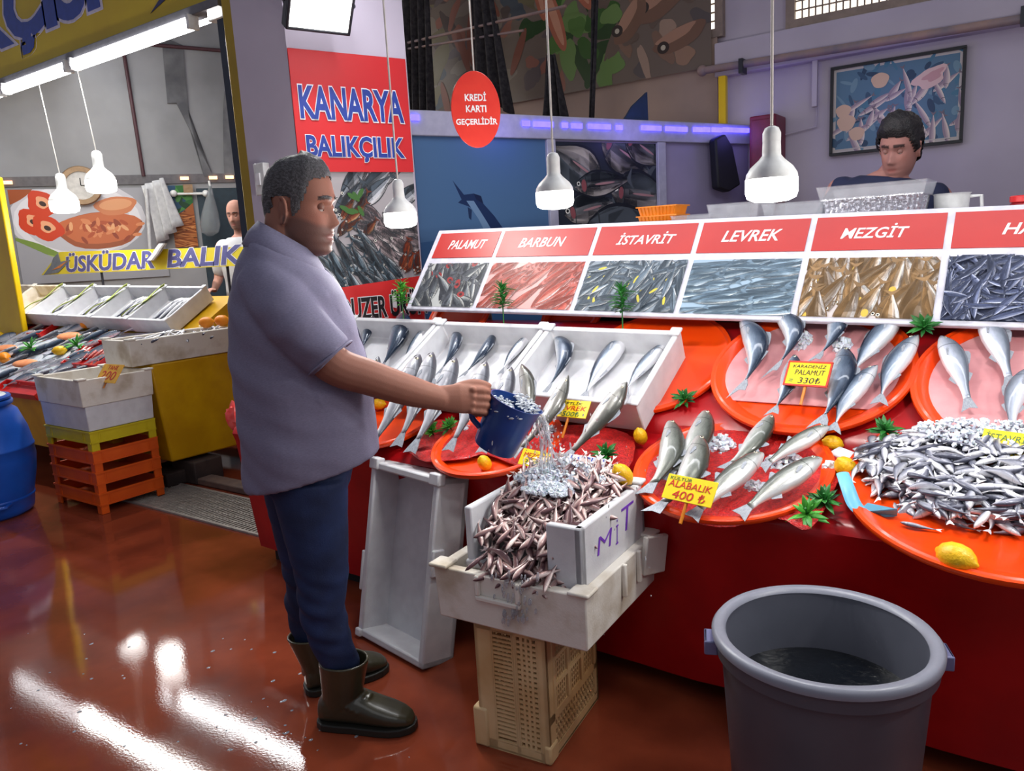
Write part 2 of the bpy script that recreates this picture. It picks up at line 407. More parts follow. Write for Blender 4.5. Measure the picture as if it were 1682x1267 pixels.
obj('pipe', tube([(-2.2, 5.84, 2.71), (4, 5.84, 2.60)], .028), M_pipe, pp)
obj('elbow', ball((-2.2, 5.84, 2.71), .04), M_pipe, pp)
for x in (-1.9, -.2): obj('bracket', box(x-.015, x+.015, 5.80, 5.9, 2.64, 2.74), M_dark, pp)
pp = thing('drop_pipe', (-1.4, 5.93, 2.2), 'short square grey conduit dropping from the pipe, left of the framed picture', 'conduit')
a = ony(1340, 92, 5.95); b = ony(1340, 176, 5.95)
obj('conduit', box(a.x-.018, a.x+.018, 5.92, 5.96, b.z, a.z), M_wall, pp, bevel=.004)
obj('cable', tube([(b.x, 5.97, b.z), (b.x, 5.97, b.z-.13), (b.x-.3, 5.97, b.z-.17)], .006), M_wall, pp)
po = ony(1187, 125, 5.8); pq = ony(1187, 205, 5.8)
obj_ = obj('yellow_post', box(po.x-.028, po.x+.028, 5.78, 5.83, 0, po.z), M_yel, bevel=.006); tag(obj_, 'thin yellow steel post under the end of the wall pipe', 'post')
# picture
P0, P1 = ony(1369, 113, 5.97), ony(1575, 233, 5.97); x0, x1, z0, z1 = P0.x, P1.x+.005, 2.02, 2.585
pic = thing('framed_picture', (x0/2+x1/2, 5.97, z0), 'black framed seafood picture hung on the lilac back wall behind the boy', 'picture')
obj('picture_frame', join(box(x0-.015, x1+.015, 5.95, 5.995, z0-.015, z0+.003), box(x0-.015, x1+.015, 5.95, 5.995, z1-.003, z1+.015), box(x0-.015, x0+.003, 5.95, 5.995, z0, z1), box(x1-.003, x1+.015, 5.95, 5.995, z0, z1)), M_black, pic)
p = Print(x1-x0, z1-z0, (196, 186, 176)); R = random.Random(5); w_, h_ = x1-x0, z1-z0
p.poly([(.02, .02), (w_-.02, .02), (w_-.02, h_-.02), (.02, h_-.02)], (84, 118, 140))
for i in range(70): p.ell(R.uniform(0, w_), R.uniform(0, h_), R.uniform(.02, .07), R.uniform(.008, .025), R.uniform(0, 3), R.choice([(52, 82, 108), (70, 118, 140), (110, 142, 156), (40, 66, 92)]))
for i in range(34): p.fish(R.uniform(.05, w_), R.uniform(.05, h_*.75), R.uniform(.12, .24), R.uniform(.03, .05), R.uniform(.4, 2.2), (150, 130, 140), (206, 186, 178), (222, 206, 190))
for (cx, cy, r) in ((.09, .2, .06), (.16, .12, .05), (.30, .45, .055), (.07, .28, .05)): p.ell(cx, cy, r, r*.9, 0, (214, 178, 150), wob=.05)
p.ell(.6, .42, .1, .06, .4, (222, 186, 178), wob=.15); p.ell(.62, .43, .06, .03, .4, (200, 150, 150), wob=.2)
for s in range(4): p.poly([(w_*.02, .02), (w_-.02, .02), (w_-.02, .026), (.02, .026)], (196, 186, 176))
p.make('print', Matrix(((1, 0, 0, x0), (0, 0, -1, 5.975), (0, 1, 0, z0), (0, 0, 0, 1))), pic)
# ------------------------------------------------------------------ mural and tarps high at the back
XZ = lambda x, y, z: Matrix(((1, 0, 0, x), (0, 0, -1, y), (0, 1, 0, z), (0, 0, 0, 1)))
mw, mh = 3.2, 1.9
p = Print(mw, mh, (112, 98, 88)); R = random.Random(8)  # inks kept dark and muted: the dim light is in the print
for i in range(120): p.ell(R.uniform(0, 1.9), R.uniform(0, mh), R.uniform(.05, .2), R.uniform(.03, .09), R.uniform(0, 3), R.choice([(96, 84, 84), (128, 116, 104), (80, 66, 62), (140, 92, 78), (110, 100, 74), (70, 76, 84)]), wob=.12, seed=i)
for i in range(26): p.ell(R.uniform(1.55, 2.5), R.uniform(.05, .8), R.uniform(.08, .2), R.uniform(.05, .1), R.uniform(0, 3), R.choice([(58, 92, 42), (82, 116, 56), (46, 70, 38), (104, 132, 74)]), wob=.1, seed=i)
for i in range(34): p.ell(R.uniform(2.2, mw), R.uniform(0, 1.5), R.uniform(.06, .16), R.uniform(.03, .07), R.uniform(0, 3), R.choice([(128, 100, 84), (150, 118, 98), (104, 88, 78), (92, 84, 82), (160, 134, 116)]), wob=.1, seed=i)
for (cx, cy, a_, b_, r_) in ((2.05, .9, .33, .07, -1.1), (1.85, .62, .3, .07, -1.25), (1.7, .95, .35, .06, -1.4), (2.25, 1.0, .25, .06, -.9)):
    p.ell(cx, cy, a_, b_, r_, (170, 100, 76)); p.ell(cx, cy+.015, a_*.9, b_*.5, r_, (196, 140, 112))
for (cx, cy, a_, b_, r_) in ((2.85, .6, .32, .13, .6), (2.7, .9, .3, .12, .3), (2.55, .45, .2, .09, .9), (3.05, .95, .25, .12, .2), (2.95, .25, .22, .08, .3)):
    p.ell(cx, cy, a_, b_, r_, (120, 90, 74), wob=.05); p.ell(cx-.03, cy+.03, a_*.75, b_*.5, r_, (168, 128, 106), wob=.08); p.ell(cx-a_*.6, cy-b_*.6, .05, .045, 0, (60, 50, 46)); p.ell(cx-a_*.6, cy-b_*.6, .02, .02, 0, (190, 180, 160))
for i in range(14): p.ell(R.uniform(.2, 1.6), R.uniform(.1, .9), .2, .04, R.uniform(.8, 2.2), (126, 74, 60))
mu = p.make('food_banner', XZ(-5.35, 5.9, 2.74), warp=None); tag(mu, 'large dimly inked food banner of shrimps, greens and shellfish hung high at the back', 'banner')
tb = obj('beige_tarpaulin', box(-5.4, -2.12, 5.94, 5.95, 1.9, 2.95), M_beige, smooth=False); tag(tb, 'plain beige tarpaulin hanging below the food banner at the back', 'tarpaulin')
# dark netting bunched in front of the banner
nt = thing('netting', (-4.5, 5.5, 2.4), 'dark see-through netting hanging in folds in front of the food banner', 'netting')
def drape(name, pts_top, pts_bot, parent, m, y, folds=9, amp=.04, n=40, solid=.004):
    V, F = [], []
    for k in range(9):
        t = k/8
        for i in range(n+1):
            u = i/n
            a = Vector(pts_top[0]).lerp(Vector(pts_top[1]), u); b = Vector(pts_bot[0]).lerp(Vector(pts_bot[1]), u)
            q = a.lerp(b, t); q.y += amp*math.sin(u*folds*6.28+t*1.3)*(.4+.6*t); V.append(q)
    for k in range(8):
        for i in range(n): F.append((k*(n+1)+i, k*(n+1)+i+1, (k+1)*(n+1)+i+1, (k+1)*(n+1)+i))
    return obj(name, (V, F), m, parent, solid=solid)
def at5(px, py): return ony(px, py, 5.5)
drape('net_panel', (at5(655, -60), at5(702, -60)), (at5(665, 195), at5(712, 200)), nt, M_net, 5.5, 4)
drape('net_panel', (at5(770, -60), at5(800, -60)), (at5(778, 150), at5(842, 190)), nt, M_net, 5.5, 3)
drape('net_panel', (at5(898, 90), at5(912, 90)), (at5(888, 195), at5(932, 198)), nt, M_net, 5.5, 3)
drape('net_panel', (at5(972, -60), at5(985, -60)), (at5(968, 198), at5(974, 198)), nt, M_net, 5.5, 2, .02)
obj('hanging_rod', tube([at5(650, 75), at5(930, 10)], .012), M_pipe, nt); obj('hanging_rod', tube([at5(640, 85), at5(860, 50)], .010), M_pipe, nt)
fn = onvp(1060, 152, (-3.0, 3.6), (-1.89, 6.04)); f1 = onvp(1018, 205, (-3.0, 3.6), (-1.89, 6.04)); f2 = onvp(1062, 205, (-3.0, 3.6), (-1.89, 6.04)); f3 = onvp(1036, 175, (-3.0, 3.6), (-1.89, 6.04))
dd = (f2-f1).normalized().cross(Vector((0, 0, 1)))*.02
fin = obj('swordfish_fin', hexa([f1, f2, f2+dd, f1+dd], [f3, fn, fn+dd, f3+dd]), mat('dark_blue_paint', (30, 52, 84), .35)); tag(fin, 'dark blue pointed fin cut-out rising over the blue light strip', 'cut-out')
# ------------------------------------------------------------------ side partition of the main stall
A, B = (-3.0, 3.52), (-1.89, 5.96)
PD = Vector((B[0]-A[0], B[1]-A[1], 0)).normalized(); PN = Vector((PD.y, -PD.x, 0))    # towards the stall
PL = (Vector((B[0]-A[0], B[1]-A[1], 0))).length
def pu(px, py=300): q = onvp(px, py, A, B); return (q-Vector((*A, 0))).dot(PD)
def pz(px, py): return onvp(px, py, A, B).z
PM = frame((A[0], A[1], 0), PD, z=PN)           # x along, y = up, z out
PM = Matrix(((PD.x, 0, PN.x, A[0]), (PD.y, 0, PN.y, A[1]), (0, 1, 0, 0), (0, 0, 0, 1)))
def pbox(u0, u1, v0, v1, d0, d1): return xf(box(u0, u1, v0, v1, d0, d1), PM)
struct('wall_partition', pbox(-.35, PL, 0, 2.27, -.06, -.01), M_lilac, smooth=False)
struct('trim_1', pbox(-.3, PL, 2.15, 2.29, -.01, .03), M_trimw, bevel=.006)
for k, (a_, b_) in enumerate(((898, 912), (1078, 1091))):
    struct('trim_%d' % (k+2), pbox(pu(a_), pu(b_), 0, 2.15, -.01, .025), M_trimw, bevel=.004)
u0, u1 = -.06, pu(898)
p = Print(u1-u0, 2.15, (74, 108, 146))
p.poly([(0, 0), (u1-u0, 0), (u1-u0, 1.62), (0, 1.55)], (52, 88, 130))
def ml(pts): return [(pu(x, y)-u0, pz(x, y)) for x, y in pts]
p.poly(ml([(743, 296), (762, 320), (778, 318), (794, 335), (812, 355), (826, 375), (842, 400), (815, 402), (798, 377), (778, 343), (766, 338), (752, 333), (758, 328)]), (24, 46, 86))
p.poly(ml([(766, 330), (778, 330), (800, 365), (820, 400), (806, 400), (786, 360)]), (110, 140, 172))
p.poly(ml([(768, 340), (775, 345), (774, 362), (770, 358)]), (28, 48, 84)); p.poly(ml([(778, 318), (790, 322), (794, 335), (782, 328)]), (16, 30, 66))
mp_ = p.make('marlin_mural', PM@T(u0, 0, .001)); tag(mp_, 'blue wall panel showing a leaping marlin, behind the price board', 'wall panel')
u0, u1 = pu(912), pu(1078)
p = Print(u1-u0, 2.14, (34, 40, 52)); R = random.Random(3); w_ = u1-u0
for (cx, cy, L, h, r) in ((.25, 1.98, .6, .28, 2.6), (.78, 2.06, .62, .26, -.5), (1.0, 2.1, .5, .2, -.5), (.35, 1.72, .55, .2, .2), (.95, 1.80, .7, .3, -.1), (.75, 1.55, 1.0, .36, .02), (.2, 1.45, .6, .2, .1), (.5, 1.88, .6, .16, .1)):
    p.fish(cx*w_/1.15, cy, L*w_/1.15, h, r, (96, 104, 110), (170, 162, 160), (200, 190, 182), line=(20, 24, 34)); p.ell(cx*w_/1.15-.24*L*math.cos(r), cy-.24*L*math.sin(r), .02, .04, r, (140, 76, 80)); p.ell(cx*w_/1.15+.03, cy, .14*L, .008, r, (170, 126, 128))
tp = p.make('trout_mural', PM@T(u0, 0, .001)); tag(tp, 'dark wall panel with large printed trout, right of the marlin panel', 'wall panel')
led = thing('led_strip', PM@Vector((1, 2.2, .03)), 'blue LED light strip along the rail over the wall panels', 'light strip')
for (a_, b_, y) in ((670, 692, 195), (858, 870, 204.5), (876, 907, 206), (922, 931, 207.5), (937, 954, 208.6), (964, 1000, 209.6), (1009, 1019, 211), (1050, 1082, 212), (1089, 1124, 213.5), (1134, 1148, 214.3), (1150, 1161, 214.5), (1164, 1180, 214.7), (1182, 1224, 215)):
    zc = pz((a_+b_)/2, y); obj('light_segment', pbox(pu(a_), pu(b_), zc-.016, zc+.016, .03, .042), M_led, led, smooth=False)
for u_ in (.5, 1.5, 2.35): lamp('led_light', 'POINT', PM@Vector((u_, 2.2, .2)), .9, (.25, .2, 1), .1)
lamp('led_light', 'POINT', (-.9, 5.6, 2.3), .8, (.3, .25, 1), .15)
# black bag and red notice at the end of the partition
q = [PM@Vector((pu(x, y), pz(x, y), .05)) for x, y in ((1155, 232), (1172, 224), (1184, 245), (1197, 306), (1178, 318), (1160, 312))]
bb = obj('black_bag', join((q+[v+PN*.07 for v in q], [(5, 4, 3, 2, 1, 0), (6, 7, 8, 9, 10, 11)]+[(i, (i+1) % 6, 6+(i+1) % 6, 6+i) for i in range(6)])), mat('black_bag_cloth', (24, 24, 34), .6, bump=.3, bscale=12), bevel=.015); tag(bb, 'black bag hanging on the lilac wall panel by the corner', 'bag')
a, b = ony(1240, 195, 5.85), ony(1282, 300, 5.85)
rb = thing('red_cabinet', (a.x, 5.85, 1.5), 'dark red box on the back wall behind the pendant lamp', 'wall box')
obj('box_body', box(a.x, b.x, 5.72, 5.98, 1.55, a.z), mat('dark_red_paint', (120, 24, 52), .4), rb, bevel=.01)
obj('box_door', box(a.x+.02, b.x-.02, 5.705, 5.72, 1.58, a.z-.03), mat('dark_red_paint'), rb, bevel=.004)
# ------------------------------------------------------------------ pillar with the stall's poster
L0, R0 = Vector((-3.10, 2.68, 0)), Vector((-2.87, 3.27, 0)); KD = (R0-L0).normalized(); KN = Vector((KD.y, -KD.x, 0))
back_ = L0+KD*.645
struct('pillar', hexa([(-3.49, 2.68, 0), tuple(L0), tuple(back_), (-3.49, back_.y, 0)], [(-3.49, 2.68, 4.5), (L0.x, L0.y, 4.5), (back_.x, back_.y, 4.5), (-3.49, back_.y, 4.5)]), M_wall, smooth=False)
KM = Matrix(((KD.x, 0, KN.x, L0.x), (KD.y, 0, KN.y, L0.y), (0, 1, 0, 0), (0, 0, 0, 1)))
def ku(px, py): q = onvp(px, py, L0, R0); return (q-L0).dot(KD), q.z
kw = .633
post = thing('shop_poster', KM@Vector((.3, 1.1, 0)), 'red and fish-print poster with blue shop lettering on the pillar behind the man', 'poster')
zb = 1.04; PH = ku(467, 79)[1]-zb; p = Print(kw, PH, (200, 42, 46)); R = random.Random(21)
def kp(px, py): u, z = ku(px, py); return (u, z-zb)
y0 = kp(670, 280)[1]; y1 = kp(690, 462)[1]
p.poly([(0, y1), (kw, y1), (kw, y0), (0, y0+.0)], (168, 162, 164))
def kfish(n, px0, px1, py0, py1, L, h, r, pal):
    for i in range(n):
        u, z = kp(R.uniform(px0, px1), R.uniform(py0, py1)); p.fish(u, z, L*R.uniform(.8, 1.2), h, r+R.uniform(-.3, .3), *pal, line=(60, 62, 66))
kfish(9, 555, 690, 285, 340, .26, .08, .7, ((84, 94, 104), (206, 208, 214), (226, 224, 226)))
kfish(30, 590, 695, 350, 415, .16, .07, -.5, ((170, 150, 152), (216, 196, 196), (230, 214, 212)))
kfish(6, 560, 620, 335, 385, .14, .045, .8, ((130, 70, 50), (176, 98, 66), (196, 150, 110)))
kfish(34, 530, 650, 400, 480, .20, .045, 2.2, ((70, 88, 100), (156, 176, 188), (206, 212, 216)))
kfish(10, 660, 695, 405, 450, .10, .05, 1.3, ((150, 62, 34), (190, 92, 56), (206, 122, 84)))
for i in range(7): u, z = kp(R.uniform(555, 600), R.uniform(318, 350)); p.ell(u, z, .03, .012, R.uniform(0, 3), (64, 104, 50))
p.poly([(0, 0), (kw, 0), (kw, y1+.03), (0, y1-.01)], (204, 44, 44)); p.poly([(0, y0-.012), (kw, y0-.01), (kw, PH), (0, PH)], (200, 42, 46))
p.make('poster_sheet', KM@T(0, zb, .004), post)
def kl(s, tl, br, off, sh, m, om, out):
    u0_, z1_ = ku(*tl); u1_, z0_ = ku(*br)
    lettering('shop_lettering', s, KM@T(u0_, z0_, .0145), u1_-u0_, z1_-z0_, m, post, off, sh, out, om)
kl('KANARYA', (487, 140), (662, 203), .03, 0, M_blue, M_white, .028); kl('BALIKÇILIK', (500, 222), (664, 268), .03, 0, M_blue, M_white, .028)
kl('DUZER ÜRÜN', (556, 484), (700, 514), .03, 0, M_black, M_white, .03)
for s, (px, py) in enumerate(((478, 100), (660, 215))):
    u, z = ku(px, py); obj('screw', lathe([(.001, .008), (.006, .006), (.006, 0)], 10, KM@T(u, z, .004)), M_steel, post)
# floodlight over the poster
fl = thing('floodlight', KM@Vector((.2, 2.5, .3)), 'bright square floodlight fixed to the pillar above the shop poster', 'floodlight')
fc = KM@Vector((.11, 2.66, .22)); fM = frame(fc, KD, z=(KN+Vector((-.05, -.35, -.75))))
obj('housing', xf(join(box(-.16, .16, -.13, .13, -.06, -.005), box(-.16, .16, -.13, -.115, -.01, .01), box(-.16, .16, .115, .13, -.01, .01), box(-.16, -.145, -.13, .13, -.01, .01), box(.145, .16, -.13, .13, -.01, .01)), fM), M_dark, fl, bevel=.006)
obj('lit_panel', xf(box(-.145, .145, -.115, .115, -.004, .003), fM), mat('lit_flood_panel', (255, 255, 246), .3, emit=9.), fl, smooth=False)
obj('bracket', join(tube([KM@Vector((.02, 2.70, 0)), fM@Vector((-.17, 0, -.03))], .012), tube([KM@Vector((.30, 2.70, 0)), fM@Vector((.17, 0, -.03))], .012)), M_dark, fl)
lamp('flood_light', 'AREA', fM@Vector((0, 0, .02)), 14, (1, 1, .96), .26, .2, fM@Vector((0, 0, 1)))
# small things on the pillar's near face
sw = thing('wall_switch', (-3.3, 2.66, 1.5), 'small white switch box on the pillar edge behind the man', 'switch')
q = ony(432, 295, 2.67)
obj('box_body', box(q.x-.03, q.x+.05, 2.64, 2.68, q.z-.08, q.z+.08), M_lampw, sw, bevel=.004); obj('rocker', box(q.x-.01, q.x+.02, 2.632, 2.64, q.z-.03, q.z+.03), M_white, sw)
# ------------------------------------------------------------------ pendant lamps
def pendant(c, r, top, label, name='pendant_lamp', group=None, watt=9, cordm=None):
    """c = centre of the diffuser's lower edge"""
    o = thing(name, c, label, 'pendant lamp', group); k = r/.062
    obj('housing', lathe([(.017*k, .150*k), (.021*k, .146*k), (.022*k, .118*k), (.022*k, .110*k), (.030*k, .100*k), (.050*k, .082*k), (.060*k, .066*k), (.062*k, .054*k)], 28, T(c), cap=True), M_lampw, o)
    obj('diffuser', lathe([(.062*k, .0545*k), (.0625*k, .022*k), (.058*k, .008*k), (.04*k, 0), (.001, -.003*k)], 28, T(c)), M_glow, o)
    obj('socket', lathe([(.008*k, .178*k), (.016*k, .174*k), (.0215*k, .162*k), (.0215*k, .142*k), (.019*k, .140*k)], 20, T(c)), M_lampw, o)
    obj('cord', tube([Vector(c)+Vector((0, 0, .170*k)), top], .0035*k if r < .09 else .004), cordm or M_cord, o)
    lamp('pendant_bulb', 'POINT', Vector(c)-Vector((0, 0, .07*k)), watt, (1, .985, .95), .06*k)
    return o
for (px, py, r, lab) in ((659, 374, .056, 'lit pendant lamp hanging in front of the fish poster'), (912, 343, .056, 'lit pendant lamp hanging over the foam boxes, right of the oval sign'), (1267, 331, .063, 'large lit pendant lamp hanging in front of the foil trays')):
    c = ony(px, py, 2.0); pendant(c, r, (c.x, c.y, 3.6), lab)
for x_, lab in ((.13, 'pendant lamp of the row, first one beyond the right edge'), (.80, 'pendant lamp of the row, second one beyond the right edge')): pendant(Vector((x_, 2.0, 1.70)), .063, (x_, 2.0, 3.6), lab, watt=13)   # the row goes on beyond the frame
# round card sign
c = ony(782, 180, 2.25); osg = thing('oval_sign', c, 'red oval card-payment sign hanging from a thin cord', 'hanging sign')
d = Vector((c.x, c.y, 0)).normalized(); sx = Vector((-d.y, d.x, 0))*-1; sx = (sx+d*.25).normalized(); sM = frame(c, sx, y=(0, 0, 1))
ra, rb_ = .088, .128
obj('disc', xf(prism([(ra*math.cos(t), rb_*math.sin(t)) for t in [2*math.pi*i/48 for i in range(48)]], -.006, 0), sM), mat('red_sign_plastic', (214, 58, 44), .3, rgb2=(206, 50, 40)), osg, bevel=.002)
for (s, yy, w_, h_) in (('KREDİ', .028, .076, .031), ('KARTI', -.009, .073, .023), ('GEÇERLİDİR', -.055, .148, .031)):
    lettering('sign_lettering', s, sM@T(-w_/2, yy, .0), w_, h_, M_white, osg, .025)
obj('cord', tube([c+Vector((0, 0, rb_)), c+Vector((0, 0, 1.4))], .0025), M_cord, osg)
# ------------------------------------------------------------------ left stall: fascia, tubes, columns, walls
YF = 3.3
fas = thing('fascia_sign', (-6.6, YF, 3.1), 'big yellow fascia board with blue lettering over the left stall', 'shop sign')
obj('board', box(-9.5, -4.38, YF, YF+.06, 3.14, 4.3), mat('yellow_fascia', (198, 170, 24), .45, rgb2=(186, 156, 20), scale=2), fas, smooth=False)
obj('bottom_rail', box(-9.5, -4.38, YF-.03, YF+.08, 3.09, 3.145), mat('grey_rail', (110, 108, 112), .4), fas, bevel=.004)
a, b = ony(-330, 215, YF), ony(165, -35, YF)
zb = ony(60, 105, YF).z
lettering('sign_lettering', 'BALIKÇISI', XZ(-9.55, YF-.001, 3.26), (ony(167, 20, YF).x+9.55), .62, M_blue, fas, .045, 0, .035, mat('pale_outline', (206, 198, 214), .5), .004)
q = [ony(x, y, YF) for x, y in ((248, 22), (262, 0), (290, -30), (300, -30), (272, 0))]
obj('logo_fin', prism([(v.x, v.z) for v in q], -.001, .003) and xf(prism([(v.x, v.z) for v in q], .001, .004), XZ(0, YF, 0)), M_navy, fas, smooth=False)
for (xa, xb, lab) in ((-9.4, -7.45, 'farthest fluorescent tube under the yellow fascia, at the left edge'), (-7.38, -6.28, 'middle fluorescent tube under the yellow fascia'), (-6.22, -4.66, 'nearest long fluorescent tube under the yellow fascia')):
    tf = thing('tube_light', ((xa+xb)/2, YF+.02, 3.05), lab, 'tube light')
    obj('tube', tube([(xa+.03, YF-.02, 3.045), (xb-.03, YF-.02, 3.045)], .045, 12), M_tubeglow, tf)
    [obj('end_cap', cbox((x_, YF-.02, 3.05), (.03, .08, .09)), M_lampw, tf, bevel=.004) for x_ in (xa+.015, xb-.015)]
for (xa, xb) in ((-8.5, -7.1), (-6.9, -5.6)):    # second row, higher and behind the fascia board: seen only in the wet floor
    tf = thing('tube_light', ((xa+xb)/2, 4.45, 3.6), 'farther fluorescent tube high behind the yellow fascia' if xa < -7 else 'nearer fluorescent tube high behind the yellow fascia', 'tube light'); obj('tube', tube([(xa, 4.45, 3.6), (xb, 4.45, 3.6)], .05, 12), M_tubeglow, tf)
    obj('batten', cbox(((xa+xb)/2, 4.45, 3.68), (xb-xa, .08, .05)), M_lampw, tf)
ec = thing('lamp_head', ony(350, 15, YF), 'small square lit lamp at the right end of the tube row', 'lamp')
q = ony(352, 14, YF); obj('housing', cbox((q.x, YF+.03, q.z), (.16, .06, .13)), M_lampw, ec, bevel=.005); obj('lit_panel', cbox((q.x, YF-.004, q.z), (.13, .01, .1)), mat('lit_lamp_diffuser'), ec)
struct('column_right', box(-4.31, -3.95, YF-.06, YF+.2, 0, 4.5), M_yeld, bevel=.01)
tag(obj('edge_profile', box(-4.38, -4.32, YF-.05, YF+.02, 0, 3.0), mat('blue_black_profile', (34, 42, 60), .4), None), 'dark blue edge strip down the yellow column of the left stall', 'edge strip')
c1 = ony(0, 330, YF); c2 = ony(30, 455, 3.17)
struct('column_left', box(c2.x-.6, c2.x-.02, 3.14, 3.19, .95, 2.33), M_yel, bevel=.01)
WA, WB = Vector((-9.08, 3.95, 0)), Vector((-7.98, 5.85, 0)); WD = (WB-WA).normalized(); WN = Vector((WD.y, -WD.x, 0))
WM = Matrix(((WD.x, 0, WN.x, WA.x), (WD.y, 0, WN.y, WA.y), (0, 1, 0, 0), (0, 0, 0, 1)))
def wu(px, py, d=0.):
    o = WN*d; q = onvp(px, py, WA+o, WB+o); return (q-WA-o).dot(WD), q.z
def wbox(u0, u1, v0, v1, d0, d1): return xf(box(u0, u1, v0, v1, d0, d1), WM)
struct('wall_left', wbox(-1.0, 3.9, 0, 5.8, -.12, -.02), M_tarp, smooth=False)
# tarpaulin sheet with its poles
tr = thing('tarpaulin_wall', WM@Vector((1, 2.4, 0)), 'grey tarpaulin stretched over the back of the left stall', 'tarpaulin')
obj('sheet', wbox(-1, 3.9, 2.5, 5.7, -.015, -.005), M_tarp, tr, smooth=False)
a = wu(203, 85); b = wu(236, 290)
obj('pole', tube([WM@Vector((a[0], a[1], .02)), WM@Vector((b[0], b[1], .02))], .02), mat('maroon_pole', (72, 40, 46), .5), tr)
a = wu(215, 72); b = wu(372, 85); obj('pole', tube([WM@Vector((a[0], a[1], .03)), WM@Vector((b[0], b[1], .03))], .02), mat('maroon_pole'), tr)
for (pts) in (((265, 60), (300, 75), (310, 190), (335, 290), (350, 290), (290, 170), (275, 170)), ((368, 150), (385, 200), (392, 290), (368, 288), (366, 200))):
    q = [wu(*p_) for p_ in pts]; obj('torn_flap', xf(prism(q, .0, .02), WM), mat('dirty_grey_tarpaulin', (112, 112, 114), .7, rgb2=(80, 80, 84), scale=4), tr, smooth=False)
rl = thing('shelf_rail', WM@Vector((1, 2.3, 0)), 'grey metal rail with price lights running over the food posters', 'rail')
a = wu(5, 300); b = wu(396, 292)
obj('rail', hexa([WM@Vector((a[0]-.6, a[1]-.05, 0)), WM@Vector((b[0], b[1]-.05, 0)), WM@Vector((b[0], b[1]-.05, -.1)), WM@Vector((a[0]-.6, a[1]-.05, -.1))][::1], [WM@Vector((a[0]-.6, a[1]+.05, .02)), WM@Vector((b[0], b[1]+.05, .02)), WM@Vector((b[0], b[1]+.05, -.1)), WM@Vector((a[0]-.6, a[1]+.05, -.1))]), mat('grey_rail'), rl)
for px, py in ((12, 300), (303, 293), (350, 292), (377, 291)):
    u, z = wu(px, py, .03); obj('indicator_light', xf(cbox((u, z, .03), (.09, .035, .02)), WM), mat('lit_orange_indicator', (255, 190, 140), .4, emit=2.), rl)
# food poster
def wpoly(pts): return [wu(*p_) for p_ in pts]
u0, zt = wu(12, 312); u1, _z = wu(243, 305); zb = wu(60, 425)[1]; w_, h_ = u1-u0+.1, 1.0; zb = zt-h_
p = Print(w_, h_, (150, 150, 156))
def fp(px, py): u, z = wu(px, py); return (u-u0, z-zb)
def fe(px, py, a_, b_, r_, rgb, **k): x, y = fp(px, py); p.ell(x, y, a_, b_, r_, rgb, **k)
k = (wu(200, 360)[0]-wu(100, 360)[0])/100
fe(130, 360, 112*k, .42, 0, (196, 194, 200)); fe(130, 362, 104*k, .38, 0, (214, 212, 216)); fe(130, 366, 88*k, .32, 0, (186, 184, 190))
fe(165, 378, 72*k, .20, .05, (150, 78, 44), wob=.05); fe(165, 374, 68*k, .17, .05, (188, 100, 58), wob=.06); R = random.Random(2)
for i in range(46): fe(165+R.gauss(0, 28), 374+R.gauss(0, 9), .05, .02, R.uniform(0, 3), R.choice([(206, 128, 82), (168, 76, 40), (220, 160, 112), (140, 60, 34)]), n=9)
fe(190, 338, 36*k, .1, .1, (196, 120, 78), wob=.06); fe(190, 336, 28*k, .06, .1, (212, 150, 106))
for (px, py) in ((55, 365), (70, 335), (78, 375)): fe(px, py, 26*k, .13, -.6, (196, 60, 28), wob=.08); fe(px, py-2, 12*k, .06, -.6, (226, 160, 120), wob=.1); fe(px, py, 6*k, .025, -.6, (60, 40, 36))
for i in range(7): fe(45+9*i, 398+4*i, 30*k, .018, -.35, (112, 136, 60)); fe(45+9*i, 400+4*i, 20*k, .008, -.35, (150, 170, 90))
fe(20, 320, 40*k, .08, .5, (150, 74, 34))
fpo = p.make('food_poster', WM@T(u0, zb, .002)); tag(fpo, 'poster of a grilled fish plate on the left stall back wall', 'poster')
# wall clock
u, z = wu(133, 305, .05); ck = thing('wall_clock', WM@Vector((u, z, .05)), 'round gilt wall clock half hidden behind the left pendant lamps', 'clock'); cM = WM@T(u, z, .05)
obj('clock_frame', lathe([(.19, -.03), (.21, .0), (.20, .02), (.15, .02), (.15, 0)], 28, cM), mat('gilt_frame', (150, 122, 92), .4, .3, bump=.5, bscale=30), ck)
obj('clock_face', lathe([(.15, -.01), (.15, .004), (.001, .004)], 28, cM), mat('clock_face', (206, 202, 196), .4), ck)
obj('hand', xf(join(box(-.005, .005, 0, .08, .006, .008), box(0, .06, -.005, .005, .006, .008)), cM), M_black, ck)
# white cloth hung from the rail, plastic bag, greenery poster, brush
def at_w(px, py, d): u, z = wu(px, py, d); return WM@Vector((u, z, d))
cl = thing('white_cloth', at_w(255, 350, .1), 'white plastic sheet hanging beside the food poster', 'sheet')
drape('cloth', (at_w(232, 305, .12), at_w(268, 292, .12)), (at_w(258, 405, .12), at_w(296, 370, .12)), cl, mat('white_plastic_sheet', (200, 200, 200), .4, rgb2=(180, 180, 182)), 0, 3, .05)
obj('strap', tube([at_w(240, 310, .16), at_w(247, 415, .16)], .02), mat('white_plastic_sheet'), cl)
u0, zt = wu(275, 305, .02); u1, zb = wu(326, 405, .02)
p = Print(u1-u0, zt-zb, (36, 62, 40)); R = random.Random(4)
for i in range(60): p.ell(R.uniform(0, u1-u0), R.uniform(.35, zt-zb), .09, .035, R.uniform(0, 3), R.choice([(40, 96, 44), (70, 128, 60), (26, 60, 34), (30, 66, 96)]))
p.poly([(0, 0), (u1-u0, 0), (u1-u0, .5), (0, .3)], (150, 84, 40))
